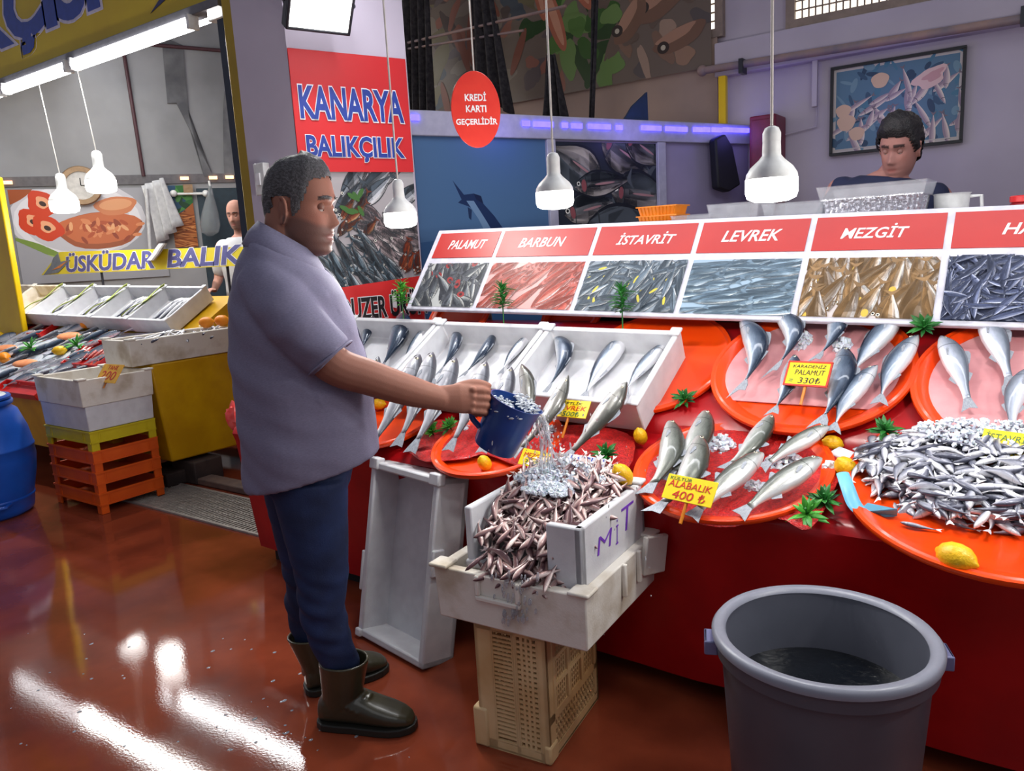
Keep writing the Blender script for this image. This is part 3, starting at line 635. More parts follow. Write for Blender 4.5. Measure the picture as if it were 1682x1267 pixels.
for i in range(40): p.fish(R.uniform(0, u1-u0), R.uniform(0, .38), .25, .03, R.uniform(-.4, .4), (120, 58, 22), (176, 104, 52), (200, 136, 80), eye=False)
tag(p.make('fried_fish_poster', WM@T(u0, zb, .012)), 'poster of leaves and fried fish beside the hanging white sheet', 'poster')
br = thing('wall_hook', at_w(312, 318, .06), 'white double hook fixed over the fried fish poster', 'hook')
obj('bar', tube([at_w(285, 319, .05), at_w(338, 318, .05)], .015), M_lampw, br); obj('mount', xf(cbox((0, 0, 0), (.1, .12, .04)), frame(at_w(309, 312, .04), WD, z=WN)), mat('gilt_frame'), br)
for px in (285, 338): obj('knob', ball(at_w(px, 318, .06), .04), M_lampw, br)
pb = thing('plastic_bag', at_w(350, 360, .2), 'clear plastic bag hanging beside the bald man', 'bag')
bg = [[at_w(345+dx*w, py, .25+dz*w*.004) for dx, dz in [(math.cos(t), math.sin(t)*3) for t in [2*math.pi*i/14 for i in range(14)]]] for py, w in ((305, 2), (325, 7), (350, 14), (370, 17), (382, 14), (388, 4))]
obj('bag_body', loft(bg), mat('thin_clear_plastic', (200, 206, 208), .2, trans=.6, ior=1.15, bump=.5, bscale=9, alpha=.6), pb); obj('handle_loop', tube([at_w(345, 306, .25), at_w(343, 297, .25)], .012), M_lampw, pb)
struct('wall_passage', wbox(wu(327, 350)[0], 3.9, 0, 2.36, -.01, .02), mat('dark_teal_panel', (40, 56, 66), .5), smooth=False)
for (px, py, lab) in ((108, 350, 'left one of the two lit pendant lamps over the left stall'), (168, 317, 'right, higher one of the two lit pendant lamps over the left stall')):
    c = ony(px, py, 3.42); pendant(c, .115, (c.x-.0, 3.36, 3.12), lab, watt=6)
# ------------------------------------------------------------------ main counter
PLo, PUp = (2.08, .70, .27), (2.5, .86, .58)
def pnorm(P): return Vector((0, -P[2], 1)).normalized()
def pslope(P): return Vector((0, 1, P[2])).normalized()
def pframe(P, x, y, off=0., rot=0.):
    z = P[1]+P[2]*(y-P[0]); M = frame(Vector((x, y, z))+pnorm(P)*off, (1, 0, 0), z=pnorm(P)); return M@Rz(rot)
ct = thing('fish_counter', (-1, 2.6, 0), 'long stepped fish counter covered in red oilcloth', 'counter')
prof = [(2.20, .07), (2.165, .35), (2.13, .64), (2.115, .68), (2.13, .705), (2.16, .716), (2.49, .808), (2.502, .855), (3.0, 1.145), (3.05, 1.15), (3.06, 1.1), (3.06, .07)]
xs = [-3.22+.05*i for i in range(7)]+[-2.87+.1*i for i in range(45)]
rings = []; ends = []
for i, x in enumerate(xs):
    f = max(0, 1-(x+3.22)/2.2)                                    # the front edge runs back a little at the left end
    r = []
    for k, (y, z) in enumerate(prof):
        yy = y+(.09*f if y < 2.3 else 0); wv = .006*noise.noise(Vector((x*2.2, k*.9, 0)))+(.010*noise.noise(Vector((x*5, 3, 0))) if k < 3 else 0)
        r.append((x, yy+(wv if k < 5 else 0), z+(0 if k > 5 or k == 0 else wv*.4)))
    if i <= 7:
        ends.append(r[:8]+[(x, 2.62, r[7][2]+(2.62-r[7][1])*.58), (x, 2.65, r[7][2]+.07), (x, 2.66, r[7][2]+.05), (x, 2.66, .07)])
    if i >= 7: rings.append(r)
obj('oilcloth', join(loft(rings), loft(ends)), M_cloth, ct, auto=50)
obj('toe_gap_shade', box(-3.15, 1.4, 2.32, 3.0, 0, .075), mat('near_black', (26, 18, 18), .7), ct, smooth=False)  # near-black block: shade of the toe gap put into its colour
# orange round trays
M_or = mat('orange_plastic', (230, 70, 8), .28, spec=.5, rgb2=(224, 60, 6), scale=3, sss=.1, coat=.3)
M_film = mat('pale_pink_film', (222, 158, 160), .22, rgb2=(208, 138, 142), scale=9, coat=.6, bump=.12, bscale=14)
def round_tray(M, r, label, h=.035, m=None, group='round orange trays on the counter'):
    o = thing('round_tray', M, label, 'tray', group)
    k = obj('dish', lathe([(r*.86, .0), (r*.93, .008), (r, h-.006), (r+.004, h), (r-.006, h+.003), (r-.022, h-.004), (r*.85, .012), (.001, .009)], 64), m or M_or, o, world=False, auto=30)
    obj('rim', lathe([(r-.006, h), (r+.012, h+.002), (r+.014, h-.004), (r+.010, h-.014), (r+.002, h-.012)], 64, cap=False), m or M_or, o, world=False, auto=60); return o
def film(M, r, cut, label):
    pts = [(r*.94*math.cos(t), r*.94*math.sin(t)) for t in [2*math.pi*i/60 for i in range(60)]]
    pts = clip2(pts, cut*r); V = [M@Vector((x, y, .016+.003*noise.noise(Vector((x*30, y*9, 1))))) for x, y in pts]+[M@Vector((x, y, .019+.003*noise.noise(Vector((x*30, y*9, 1))))) for x, y in pts]
    n = len(pts)
    return tag(obj('plastic_sheet', (V, [tuple(range(n-1, -1, -1)), tuple(range(n, 2*n))]+[(i, (i+1) % n, n+(i+1) % n, n+i) for i in range(n)]), M_film, smooth=False), label, 'plastic sheet')
def clip2(pts, ymin):
    out = []
    for i in range(len(pts)):
        a, b = pts[i], pts[(i+1) % len(pts)]
        if a[1] >= ymin: out.append(a)
        if (a[1] >= ymin) != (b[1] >= ymin):
            t = (ymin-a[1])/(b[1]-a[1]); out.append((a[0]+(b[0]-a[0])*t, ymin))
    return out
TR = {}
def tr(key, P, x, y, r, label, off=.006, tilt=0., rot=0., **k):
    M = pframe(P, x, y, off)@Rx(tilt); TR[key] = (M, r); return round_tray(M, r, label, **k)
tr('t1', PUp, -1.26, 2.765, .30, 'empty orange round tray half under the right foam box', off=.001, h=.022)
tr('t2', PUp, -.655, 2.745, .322, 'orange round tray with eight bonito around a yellow price card')
tr('t3', PUp, .01, 2.72, .335, 'orange round tray with silver bass, cut by the right edge of the photo')
tr('t4', PLo, -.035, 2.335, .405, 'large orange round tray under the heap of small silver fish', off=.012)
tr('t5', PLo, -.775, 2.275, .29, 'round tray under red net with seven trout lying on ice', off=.006)
tr('t6', PLo, -1.66, 2.26, .24, 'orange round tray under the red net at the left front edge', off=.006)
tr('t7', PLo, -2.28, 2.31, .22, 'orange round tray under the white fish beside the man', off=.006)
film(TR['t2'][0], .322, -.56, 'pale plastic sheet lining the tray of bonito')
film(TR['t3'][0], .335, -.58, 'pale plastic sheet lining the tray of bass at the right edge')
for x, y, r, lab in ((-2.42, 3.0, .17, 'top of an orange tray behind the left foam box'), (-1.78, 3.02, .14, 'top of an orange tray behind the middle foam box')):
    round_tray(frame((x, y+.05, 1.155), (1, 0, 0), z=(0, -.7, .7)), r, lab)
# red net laid in the trays
M_rnet = mat('red_net_cloth', (206, 30, 26), .4, rgb2=(168, 14, 20), scale=120, bump=.6, bscale=260, thr=(.42, .58), coat=.3)
def net(name, pts, P, label, off=.02, amp=.006):
    c = sum((Vector(p) for p in pts), Vector())/len(pts); V = [c+pnorm(P)*(off*.2)]; F = []; n = len(pts); K = 6
    for k in range(1, K+1):
        for i, p in enumerate(pts):
            q = c.lerp(Vector(p), k/K); V.append(q+pnorm(P)*amp*noise.noise(q*14))
    for i in range(n): F.append((0, 1+i, 1+(i+1) % n))
    for k in range(K-1):
        for i in range(n): F.append((1+k*n+i, 1+k*n+(i+1) % n, 1+(k+1)*n+(i+1) % n, 1+(k+1)*n+i))
    return tag(obj(name, (V, F), M_rnet, solid=.003), label, 'net')
net('red_net', bez([onpl(x, y, PLo, .030) for x, y in ((1046, 800), (1085, 838), (1180, 866), (1275, 852), (1330, 870), (1372, 800), (1378, 760), (1330, 712), (1200, 690), (1110, 700), (1060, 750), (1046, 800))], 4), PLo, 'red net spread under the trout')
net('red_net', bez([onpl(x, y, PLo, .034) for x, y in ((668, 740), (700, 758), (760, 755), (800, 748), (880, 775), (1010, 790), (1040, 720), (960, 700), (820, 700), (720, 690), (668, 740))], 4), PLo, 'red net with wavy front edge under the jug and lemons')
# white foam boxes on the upper step
def foam_box(M, w, d, h, label, name='foam_box', m=None, group=None, lugs=.012, t=.024):
    o = tag(obj(name, tub(w, d, h, t, .026, .006, lugs), m or M_foam, M=M, bevel=.005), label, 'foam box', group); return o
RB = Rz(math.radians(1.6))
for i, (x, lab) in enumerate(((-1.43, 'right one of the three foam boxes in a row on the upper step'), (-2.035, 'middle one of the three foam boxes in a row on the upper step'), (-2.64, 'left one of the three foam boxes, beside the man'))):
    foam_box(pframe(PUp, x, 2.625+.022*i, .004)@Rz(math.radians(-1.6)), .60, .43, .132, lab)
# ------------------------------------------------------------------ price board behind the counter
BL, BR, TL_, TRr = Vector((-2.59, 2.85, 1.231)), Vector((-.28, 2.85, 1.179)), Vector((-2.585, 3.127, 1.592)), Vector((-.285, 3.127, 1.522))
bx = (BR-BL).normalized(); by = (TL_-BL).normalized(); BM = frame(BL, bx, y=by); bh = (TL_-BL).length
brd = thing('price_board', BL, 'long leaning white board naming six fish over their pictures', 'price board')
def bu(px, py):
    n = BM.to_3x3().col[2]; o = Vector((0, 0, EYE)); d = Vector(ray(px, py)); t = (BL-o).dot(n)/d.dot(n); q = BM.inverted()@(o+d*t); return q.x, q.y
obj('board', xf(box(-.02, 3.6, -.01, bh+.012, -.02, 0), BM), mat('white_board', (214, 212, 224), .4), brd, bevel=.004)
divs = [bu(722, 383)[0]+.02, bu(828, 379)[0], bu(985, 374)[0], bu(1152, 369)[0], bu(1338, 361)[0], bu(1563, 355)[0], bu(1563, 355)[0]+.50, 3.4]
hy0, hy1 = bu(950, 420)[1], bu(950, 375)[1]; hy1 = min(hy1, bh-.012); py1 = bu(950, 430)[1]
names = ['PALAMUT', 'BARBUN', 'İSTAVRİT', 'LEVREK', 'MEZGİT', 'HAMSİ']
pals = [((88, 92, 100), (150, 156, 160), (206, 206, 202)), ((196, 84, 70), (222, 130, 118), (232, 186, 184)), ((96, 110, 124), (164, 176, 186), (216, 220, 222)), ((110, 132, 150), (166, 186, 200), (206, 218, 226)), ((150, 116, 76), (206, 190, 176), (228, 222, 220)), ((70, 78, 108), (140, 150, 184), (196, 200, 222))]
for k in range(6):
    u0, u1 = divs[k]+(.012 if k else 0), divs[k+1]-.012; w_ = u1-u0
    hp = obj('header_panel', xf(box(u0, u1, hy0, hy1, 0, .003), BM), mat('red_header', (184, 40, 34), .4, rgb2=(176, 34, 30), scale=4), brd, smooth=False)
    tw = min(w_*.62, {'PALAMUT': .62, 'BARBUN': .5, 'İSTAVRİT': .6, 'LEVREK': .55, 'MEZGİT': .52, 'HAMSİ': .45}[names[k]]*w_)
    lettering('fish_name', names[k], BM@T(u0+w_*(.22 if k < 5 else .30), hy0+(hy1-hy0)*.33, .003), tw, (hy1-hy0)*(.42 if k in (2, 4, 5) else .36), M_white, hp, .015, .28, depth=.0008)
    p = Print(w_, py1-.008, {0: (176, 178, 176), 1: (206, 150, 146), 2: (130, 140, 150), 3: (150, 172, 190), 4: (196, 186, 184), 5: (40, 44, 62)}[k]); R = random.Random(30+k); ph = py1
    n, L, h, r0, rs, bd = {0: (44, .2, .055, 1.9, .5, 0), 1: (52, .2, .04, .75, .2, 0), 2: (90, .17, .03, .9, .7, 0), 3: (64, .22, .032, .15, .1, .02), 4: (44, .2, .06, 1.35, .3, 0), 5: (230, .12, .020, .9, 1.0, .12)}[k]
    ny = 6
    for i in range(n):
        cy = ph*(1-(i+.5)/n)+R.uniform(-.02, .02); cx = R.uniform(-.03, w_+.03)
        if k == 5 or k == 2: cy = R.uniform(0, ph)
        q = R.uniform(1.0, 1.25); pal = [tuple(min(255, v*q) for v in c) for c in pals[k]]
        p.fish(cx, cy, L*R.uniform(.85, 1.15), h*R.uniform(.85, 1.15), r0+R.gauss(0, rs), *pal, bend=R.uniform(-bd, bd), line=tuple(v*.72 for v in pals[k][0]), eye=k in (0, 4))
        if k == 0 and i % 3 == 0: p.ell(cx, cy+.05, .022, .016, R.uniform(0, 3), (150, 50, 50)); p.ell(cx, cy+.05, .009, .008, 0, (60, 24, 28))
        if k == 2 and i % 4 == 0: p.ell(cx, cy, .02, .006, R.uniform(0, 2), (200, 186, 70))
        if k == 4 and i % 2 == 0: p.ell(cx, cy-.03, .012, .016, 0, (206, 170, 70))
    p.make('fish_picture', BM@T(u0, .008, .001), brd)
for u in (.3, 1.6, 2.9): obj('support', tube([BM@Vector((u, bh*.7, -.02)), BM@Vector((u, bh*.7, -.02))+Vector((0, .12, -.9))], .012), M_steel, brd)
# shelf behind the board with trays on it
sh = obj('back_shelf', box(-2.0, 1.4, 3.16, 3.48, 1.46, 1.50), mat('white_board'), bevel=.004); tag(sh, 'white shelf behind the price board', 'shelf')
sup = obj('shelf_cabinet', box(-2.0, 1.4, 3.2, 3.42, .0, 1.46), mat('near_black'), smooth=False); tag(sup, 'dark cabinet under the shelf behind the price board', 'cabinet')
M_foil = mat('aluminium_foil', (214, 214, 220), .22, .85, rgb2=(196, 196, 204), scale=60, bump=.35, bscale=70)
M_lid = mat('clear_plastic_lid', (236, 238, 244), .1, alpha=.22, bump=.3, bscale=30)
def ribbed(w, d, h, n=18, amp=.004, flare=.012):
    def ring(k, z, a):
        pts = []
        for (sx, sy, ex, ey) in ((-1, -1, 1, -1), (1, -1, 1, 1), (1, 1, -1, 1), (-1, 1, -1, -1)):
            for i in range(n*2):
                t = i/(n*2); x = (sx+(ex-sx)*t)*(w/2+k); y = (sy+(ey-sy)*t)*(d/2+k); o = a*(1 if i % 2 else -1)
                pts.append((x+(o if sx == ex else 0), y+(o if sy == ey else 0), z))
        return pts
    return loft([ring(-flare, 0, amp), ring(0, h, amp), ring(.008, h, 0), ring(.008, h+.005, 0), ring(-.006, h+.004, 0), ring(-flare-.006, .006, 0)])
def foil(pxa, pxb, pyb, y, h, label, n=1, lid=.0, zb=1.50, d=.2, m=None, name='foil_container', extra=None):
    a, b = ony(pxa, pyb, y), ony(pxb, pyb, y); w = (b.x-a.x); c = Vector((a.x/2+b.x/2, y+d/2, zb))
    o = thing(name, c, label, 'food container', 'containers on the shelf')
    for k in range(n):
        z = k*h*.62
        obj('tray', xf(ribbed(w, d, h), T(c.x, c.y, zb+z)), m or M_foil, o, auto=25)
    if lid:
        obj('lid', xf(tub(w+.02, d+.02, lid, .003, .003, -.012), T(c.x, c.y, zb+n*h*.62+h*.40+lid)@Rx(math.pi)), M_lid, o)
    return o
zs = 1.50
M_orp = mat('amber_plastic', (232, 138, 22), .4, rgb2=(222, 126, 18), sss=.1)
for k in range(3):
    a, b = ony(1047, 365, 3.2), ony(1108, 365, 3.2); c = (a.x/2+b.x/2, 3.28, 1.50+.04*k)
    tag(obj('amber_tub', xf(ribbed(b.x-a.x, .14, .055, 10, .002), T(c)), M_orp), ['bottom amber tub of the nest of three on the shelf', 'middle amber tub of the nest of three on the shelf', 'top amber tub of the nest of three on the shelf'][k], 'tub', 'nested amber tubs')
foil(1112, 1163, 362, 3.2, .045, 'small foil container with lid right beside the amber tubs', 1, .045)
foil(1172, 1240, 360, 3.2, .055, 'foil container with clear lid, second one from the amber tubs', 1, .07)
foil(1262, 1346, 357, 3.2, .05, 'foil container behind the largest pendant lamp', 1, .06)
bt = thing('foam_tray', (-.55, 3.27, 1.5), 'pale foam meat tray under the largest foil container', 'food container')
a, b = ony(1365, 352, 3.17), ony(1497, 352, 3.17)
obj('tray', xf(ribbed(b.x-a.x+.02, .24, .03, 3, 0, .03), T(a.x/2+b.x/2, 3.29, 1.50)), mat('straw_foam', (206, 196, 168), .5), bt)
foil(1352, 1512, 335, 3.17, .075, 'largest foil container with clear lid in front of the boy', 1, .05, 1.53, .24)
wb = thing('white_tub', (-.28, 3.4, 1.5), 'white plastic tub with a side handle, right of the largest foil container', 'tub')
a, b = ony(1528, 345, 3.3), ony(1590, 345, 3.3)
c_ = Vector((a.x/2+b.x/2, 3.38, 1.5)); r = (b.x-a.x)/2
obj('tub_body', lathe([(r*.9, 0), (r, .10), (r+.005, .105), (r-.004, .105), (r*.88, .01)], 28, T(c_)), M_lampw, wb)
obj('handle', tube([c_+Vector((r-.005, 0, .09)), c_+Vector((r+.035, 0, .09)), c_+Vector((r+.04, 0, .02)), c_+Vector((r-.01, 0, .015))], .007), M_lampw, wb)
rj = thing('red_jar', (-.02, 3.3, 1.5), 'red-lidded jar on the shelf at the right edge of the photo', 'jar')
a = ony(1680, 340, 3.25); obj('jar_body', lathe([(.035, 0), (.04, .005), (.04, .05), (.034, .055)], 24, T(a.x, 3.3, 1.5)), mat('jar_red', (160, 30, 40), .3), rj); obj('lid', lathe([(.04, .055), (.042, .057), (.042, .075), (.038, .078)], 24, T(a.x, 3.3, 1.5)), mat('jar_lid_red', (210, 36, 40), .35), rj)
# ------------------------------------------------------------------ fish
SPEC = {  # (s, top, bottom, half thickness) of a fish one unit long, nose at s = 0, root of the tail at s = 1
 'bonito': ([0, .03, .08, .16, .28, .42, .56, .70, .82, .92, 1], [.004, .028, .052, .082, .105, .112, .102, .078, .046, .020, .010], [.006, .024, .048, .078, .106, .118, .104, .072, .038, .016, .010], [.004, .022, .040, .058, .070, .073, .066, .050, .030, .014, .008]),
 'trout': ([0, .03, .08, .16, .28, .42, .56, .70, .82, .92, 1], [.008, .030, .050, .072, .088, .094, .090, .074, .052, .036, .034], [.012, .032, .050, .072, .092, .102, .092, .070, .046, .034, .034], [.006, .026, .044, .060, .068, .070, .062, .048, .032, .020, .012]),
 'bass': ([0, .03, .08, .16, .28, .42, .56, .70, .82, .92, 1], [.006, .030, .060, .100, .128, .128, .108, .078, .050, .038, .036], [.010, .034, .060, .088, .108, .114, .100, .070, .046, .036, .036], [.006, .024, .044, .062, .072, .072, .060, .044, .028, .018, .010]),
 'whiting': ([0, .03, .08, .16, .28, .42, .56, .70, .82, .92, 1], [.006, .022, .038, .054, .064, .064, .056, .044, .032, .022, .018], [.010, .028, .044, .062, .074, .074, .058, .044, .030, .022, .018], [.006, .022, .036, .050, .056, .054, .044, .034, .022, .014, .008]),
 'small': ([0, .08, .25, .45, .65, .85, 1], [.006, .044, .078, .080, .056, .026, .014], [.010, .046, .086, .086, .054, .024, .014], [.006, .036, .054, .052, .034, .016, .008]),
}
F_bonito = fish_mat('bonito_skin', (28, 42, 62), (126, 140, 158), (226, 226, 230), .22, .30, .5, stripes=.35)
F_trout = fish_mat('trout_skin', (62, 66, 58), (148, 150, 144), (214, 214, 214), .24, .3, .5, speck=.55)
F_bass = fish_mat('bass_skin', (104, 112, 124), (178, 182, 196), (226, 226, 232), .26, .3, .5)
F_white = fish_mat('whiting_skin', (78, 80, 88), (192, 192, 199), (232, 230, 232), .28, .2, .4)
F_olive = fish_mat('olive_bass_skin', (66, 66, 60), (168, 165, 162), (222, 220, 220), .26, .25, .5, speck=.2)
F_silver = fish_mat('small_silver_skin', (74, 76, 92), (186, 187, 198), (232, 231, 234), .26, .2, .4)
F_barbun = fish_mat("red_mullet_skin", (82, 50, 56), (164, 124, 118), (228, 208, 202), .35, .15, .3)
F_fin = mat('fish_fin', (156, 160, 168), .4, .1, rgb2=(118, 122, 132), scale=30, stretch=(1, 8, 1))
F_eyew = mat('fish_eye', (206, 200, 176), .1, .3, coat=1.); F_pup = mat('fish_pupil', (12, 12, 16), .08, coat=1.)
PROTO = {}
def fish_proto(sp, skin, bend, lift, detail=True):
    key = (sp, skin.name, round(bend, 2), round(lift, 2), detail)
    if key in PROTO: return PROTO[key]
    S, TP, BT, TH = SPEC[sp]; bl = .86; n, k = (18, 26) if detail else (8, 9)
    def at(s):
        return np.interp(s, S, TP), np.interp(s, S, BT), np.interp(s, S, TH)
    def spine(s, y=0., z=0.):                          # nose at +.5, tail tip at -.5; bow of the body towards its back
        x = .5-s; th = bend*4*(s-.5)                    # slope of the bow
        return Vector((x-math.sin(-th)*0-y*math.sin(th)*-.0+y*math.sin(th)*.6, bend*(1-(2*s-1)**2)+y*math.cos(th*.6), z+lift*max(0, 1-2*s)**2))
    rings, colr = [], []
    for j in range(k):
        t = j/(k-1); t = t**1.15; a, b, c = at(t); ring = []
        for i in range(n):
            an = 2*math.pi*i/n; cy, sz = math.cos(an), math.sin(an); y = a*cy if cy > 0 else b*cy
            ring.append(spine(t*bl, y, c*math.copysign(abs(sz)**.85, sz))); colr.append(((cy+1)/2*.92+.04, t, 0))
        rings.append(ring)
    body = obj({'bonito': 'bonito', 'trout': 'trout', 'bass': 'sea_bass', 'whiting': 'whiting', 'small': 'small_fish'}[sp], loft(rings), skin, M=Matrix.Identity(4), col=colr, auto=0)
    # fins
    def fin(name, pts, th=.006):
        V = [spine(s, y, th/2*f) for s, y, f in pts]+[spine(s, y, -th/2*f) for s, y, f in pts]; m = len(pts)
        obj(name, (V, [tuple(range(m)), tuple(range(2*m-1, m-1, -1))]+[(i, m+i, m+(i+1) % m, (i+1) % m) for i in range(m)]), F_fin if sp != 'small' else skin, body, world=False, smooth=False)
    r = {'bonito': .012, 'trout': .034, 'bass': .036, 'whiting': .018, 'small': .014}[sp]; fk = {'bonito': .045, 'trout': .02, 'bass': .03, 'whiting': .022, 'small': .05}[sp]; sprd = {'bonito': .085, 'trout': .07, 'bass': .075, 'whiting': .05, 'small': .075}[sp]
    fin('tail_fin', [(bl-.012, r*.8, 1), (.93, sprd*.7, .7), (1, sprd, .2), (1-fk, .0, .3), (1, -sprd, .2), (.93, -sprd*.7, .7), (bl-.012, -r*.8, 1)], .012)
    if detail:
        def top(s): return np.interp(s/bl, S, TP)
        def bot(s): return -np.interp(s/bl, S, BT)
        d0, d1, hh = {'bonito': (.28, .50, .030), 'trout': (.42, .52, .045), 'bass': (.27, .46, .040), 'whiting': (.28, .42, .032)}[sp]
        fin('dorsal_fin', [(d0, top(d0)-.008, 1)]+[(d0+(d1-d0)*q, top(d0+(d1-d0)*q)+hh*w, .4) for q, w in ((.12, .9), (.3, 1), (.5, .72), (.7, .5), (.9, .25))]+[(d1, top(d1)-.008, 1)])
        e0, e1 = (.55, .66); fin('dorsal_fin', [(e0, top(e0)-.006, 1), (e0+.03, top(e0)+hh*.6, .4), (e1, top(e1)+hh*.15, .4), (e1, top(e1)-.006, 1)])
        fin('anal_fin', [(e0, bot(e0)+.006, 1), (e0+.035, bot(e0)-hh*.7, .4), (e1, bot(e1)-hh*.2, .4), (e1, bot(e1)+.006, 1)])
        for sd in (-1, 1):
            a, b, c = at(.27); V = []
            P = [spine(.235, -.012, sd*c*.98), spine(.25, -.030, sd*(c*.95)), spine(.325, -.046, sd*(c*.90)), spine(.335, -.034, sd*(c*.97)), spine(.27, -.006, sd*c*1.0)]
            V = P+[q+Vector((0, 0, sd*.005)) for q in P]; m = 5
            obj('pectoral_fin', (V, [tuple(range(m)), tuple(range(2*m-1, m-1, -1))]+[(i, m+i, m+(i+1) % m, (i+1) % m) for i in range(m)]), F_fin, body, world=False, smooth=False)
            a, b, c = at(.085); ec = spine(.073, a*.28, sd*c*.92); er = .0165
            ey = obj('eye', ball(ec, (er, er, er*.5), 14, 8), F_eyew, body, world=False); obj('pupil', ball(ec+Vector((0, 0, sd*er*.28)), (er*.55, er*.55, er*.3), 12, 6), F_pup, ey, world=False)
        V = [spine(.0, -.004, 0), spine(.035, -.010, .022), spine(.05, -.012, .030), spine(.035, -.014, .022), spine(0, -.008, 0)]
        mo = tube([spine(.055, -.016, .033), spine(.02, -.008, .016), spine(-.001, -.003, 0), spine(.02, -.008, -.016), spine(.055, -.016, -.033)], .0032, 6); obj('mouth', mo, F_pup, body, world=False)
    COL.objects.unlink(body)
    for c in list(body.children_recursive): COL.objects.unlink(c)
    PROTO[key] = body; return body
def fish(sp, skin, head, tail, nrm, label, cat='fish', group=None, bend=0., flip=False, fat=1., lift=0., detail=True, name=None):
    head, tail = Vector(head), Vector(tail); x = head-tail; L = x.length; nrm = Vector(nrm)
    M = frame((head+tail)/2, x, z=nrm)
    if flip: M = M@Rx(math.pi)
    M = M@Matrix.Diagonal((L, L*fat, L*fat, 1))
    r = dup(fish_proto(sp, skin, bend, lift, detail), M, label, group); r['category'] = cat
    if name: r.name = name
    return r
def onpn(P): return pnorm(P)
# --- nine bonito in the foam boxes (back turned as seen)
ords = ('left', 'middle', 'right')
boxfish = [((613, 519), (597, 566), 0, 0, 'left'), ((662, 514), (628, 592), .10, 0, 'left'), ((709, 529), (668, 587), .03, 1, 'left'),
           ((748, 541), (724, 600), .16, 0, 'middle'), ((813, 546), (770, 603), .10, 0, 'middle'), ((876, 545), (834, 600), .10, 1, 'middle'),
           ((908, 551), (893, 628), .24, 0, 'right'), ((1030, 547), (972, 634), .03, 1, 'right'), ((1099, 560), (1041, 630), .08, 1, 'right')]
for i, (h, t, bd, side, bx_) in enumerate(boxfish):
    H_, T_ = onpl(*h, PUp, .07), onpl(*t, PUp, .056); T_ = H_+(T_-H_)*1.28
    fish('bonito', F_bonito, H_, T_, pnorm(PUp)+Vector((-.3, -.2, 0)), '%s of three bonito in the %s foam box, head up' % (ords[i % 3], bx_), 'fish', 'bonito in the foam boxes', bd, flip=(side == 0), fat=1.05 if i in (1, 7) else .92)
# --- tray of bonito round the price card
tb_ = [((1216, 526), (1208, 648), .17, 0, 'far left bonito on the bonito tray, bowed to the right'), ((1259, 510), (1262, 616), .26, 0, 'strongly bowed bonito at the top left of the bonito tray'), ((1362, 500), (1334, 594), .17, 0, 'upright dark bonito at the top middle of the bonito tray'),
       ((1481, 513), (1394, 624), .03, 1, 'large violet-shining bonito at the top right of the bonito tray'), ((1306, 583), (1266, 682), .06, 0, 'bonito half behind the yellow bonito price card'), ((1388, 570), (1341, 702), .07, 0, 'long bonito just right of the yellow bonito price card'),
       ((1441, 600), (1368, 712), .07, 1, 'plump silver bonito at the lower right of the bonito tray'), ((1508, 550), (1444, 666), .06, 1, 'bonito at the right rim of its tray, behind the sprig')]
for h, t, bd, side, lab in tb_:
    fish('bonito', F_bonito, onpl(*h, PUp, .075), onpl(*t, PUp, .06), pnorm(PUp)+Vector((-.25, -.25, 0)), lab, 'fish', 'bonito on the orange tray', bd, flip=(side == 0), fat=1.0)
for h, t, bd, side, lab in (((1546, 552), (1593, 674), .03, 0, 'silver bass at the left of the right-hand tray'), ((1611, 517), (1661, 638), .03, 0, 'silver bass in the middle of the right-hand tray, head up'), ((1700, 600), (1668, 722), .1, 1, 'silver bass cut off by the right edge of the photo')):
    fish('bass', F_bass, onpl(*h, PUp, .075), onpl(*t, PUp, .055), pnorm(PUp)+Vector((-.1, -.3, 0)), lab, 'fish', 'bass on the right tray', bd, flip=(side == 0), fat=.86)
# --- trout on ice
tl_ = [((1101, 692), (1056, 812), .10, 0, .10, 'leftmost trout on the red net, tail by the crate of mullet'), ((1161, 675), (1086, 790), .08, 0, .08, 'trout with raised olive back behind the ice, second from the left'), ((1151, 716), (1068, 842), .10, 0, .10, 'trout lying beside the yellow trout price card'),
       ((1269, 682), (1188, 772), .05, 0, .07, 'dark trout with its head under the tail of a bonito'), ((1361, 700), (1250, 770), .02, 1, .06, 'uppermost silver trout at the right of the red net'), ((1253, 744), (1135, 852), .02, 1, .06, 'trout in the middle, right above the price card'), ((1349, 752), (1213, 848), .02, 1, .06, 'lowest trout at the right, nearest the light blue scoop')]
for h, t, bd, side, lf, lab in tl_:
    fish('trout', F_trout, onpl(*h, PLo, .105), onpl(*t, PLo, .05), pnorm(PLo)+Vector((0, -.6, 0)), lab, 'fish', 'trout on the red net', bd, flip=(side == 0), fat=1.15)
# --- heads-up fish leaning on the foam boxes, and white fish under the arm
lw = [((622, 586), (585, 690), 'dark fish head half hidden by the elbow of the man'), ((690, 583), (602, 742), 'leftmost white-bellied fish leaning on the foam boxes behind the arm'), ((711, 579), (650, 735), 'white-bellied fish with its head against the corner of two foam boxes'), ((749, 588), (672, 745), 'white-bellied fish in the middle of the row behind the forearm'),
      ((799, 594), (735, 742), 'white-bellied fish whose head rises just left of the jug'), ((840, 603), (790, 745), 'white-bellied fish whose head shows right behind the jug rim')]
for h, t, lab in lw:
    fish('whiting', F_white, ony(*h, 2.40), onpl(*t, PLo, .06), Vector((.1, -.75, .6)), lab, 'fish', 'white-bellied fish leaning on the foam boxes', .03, flip=True, fat=1.25)
fish('bass', F_olive, ony(857, 598, 2.38), onpl(858, 742, PLo, .07), Vector((-.3, -.8, .5)), 'big olive fish rising behind the blue jug, bowed to the right', 'fish', 'big bass with price card', .12, flip=True, fat=.75)
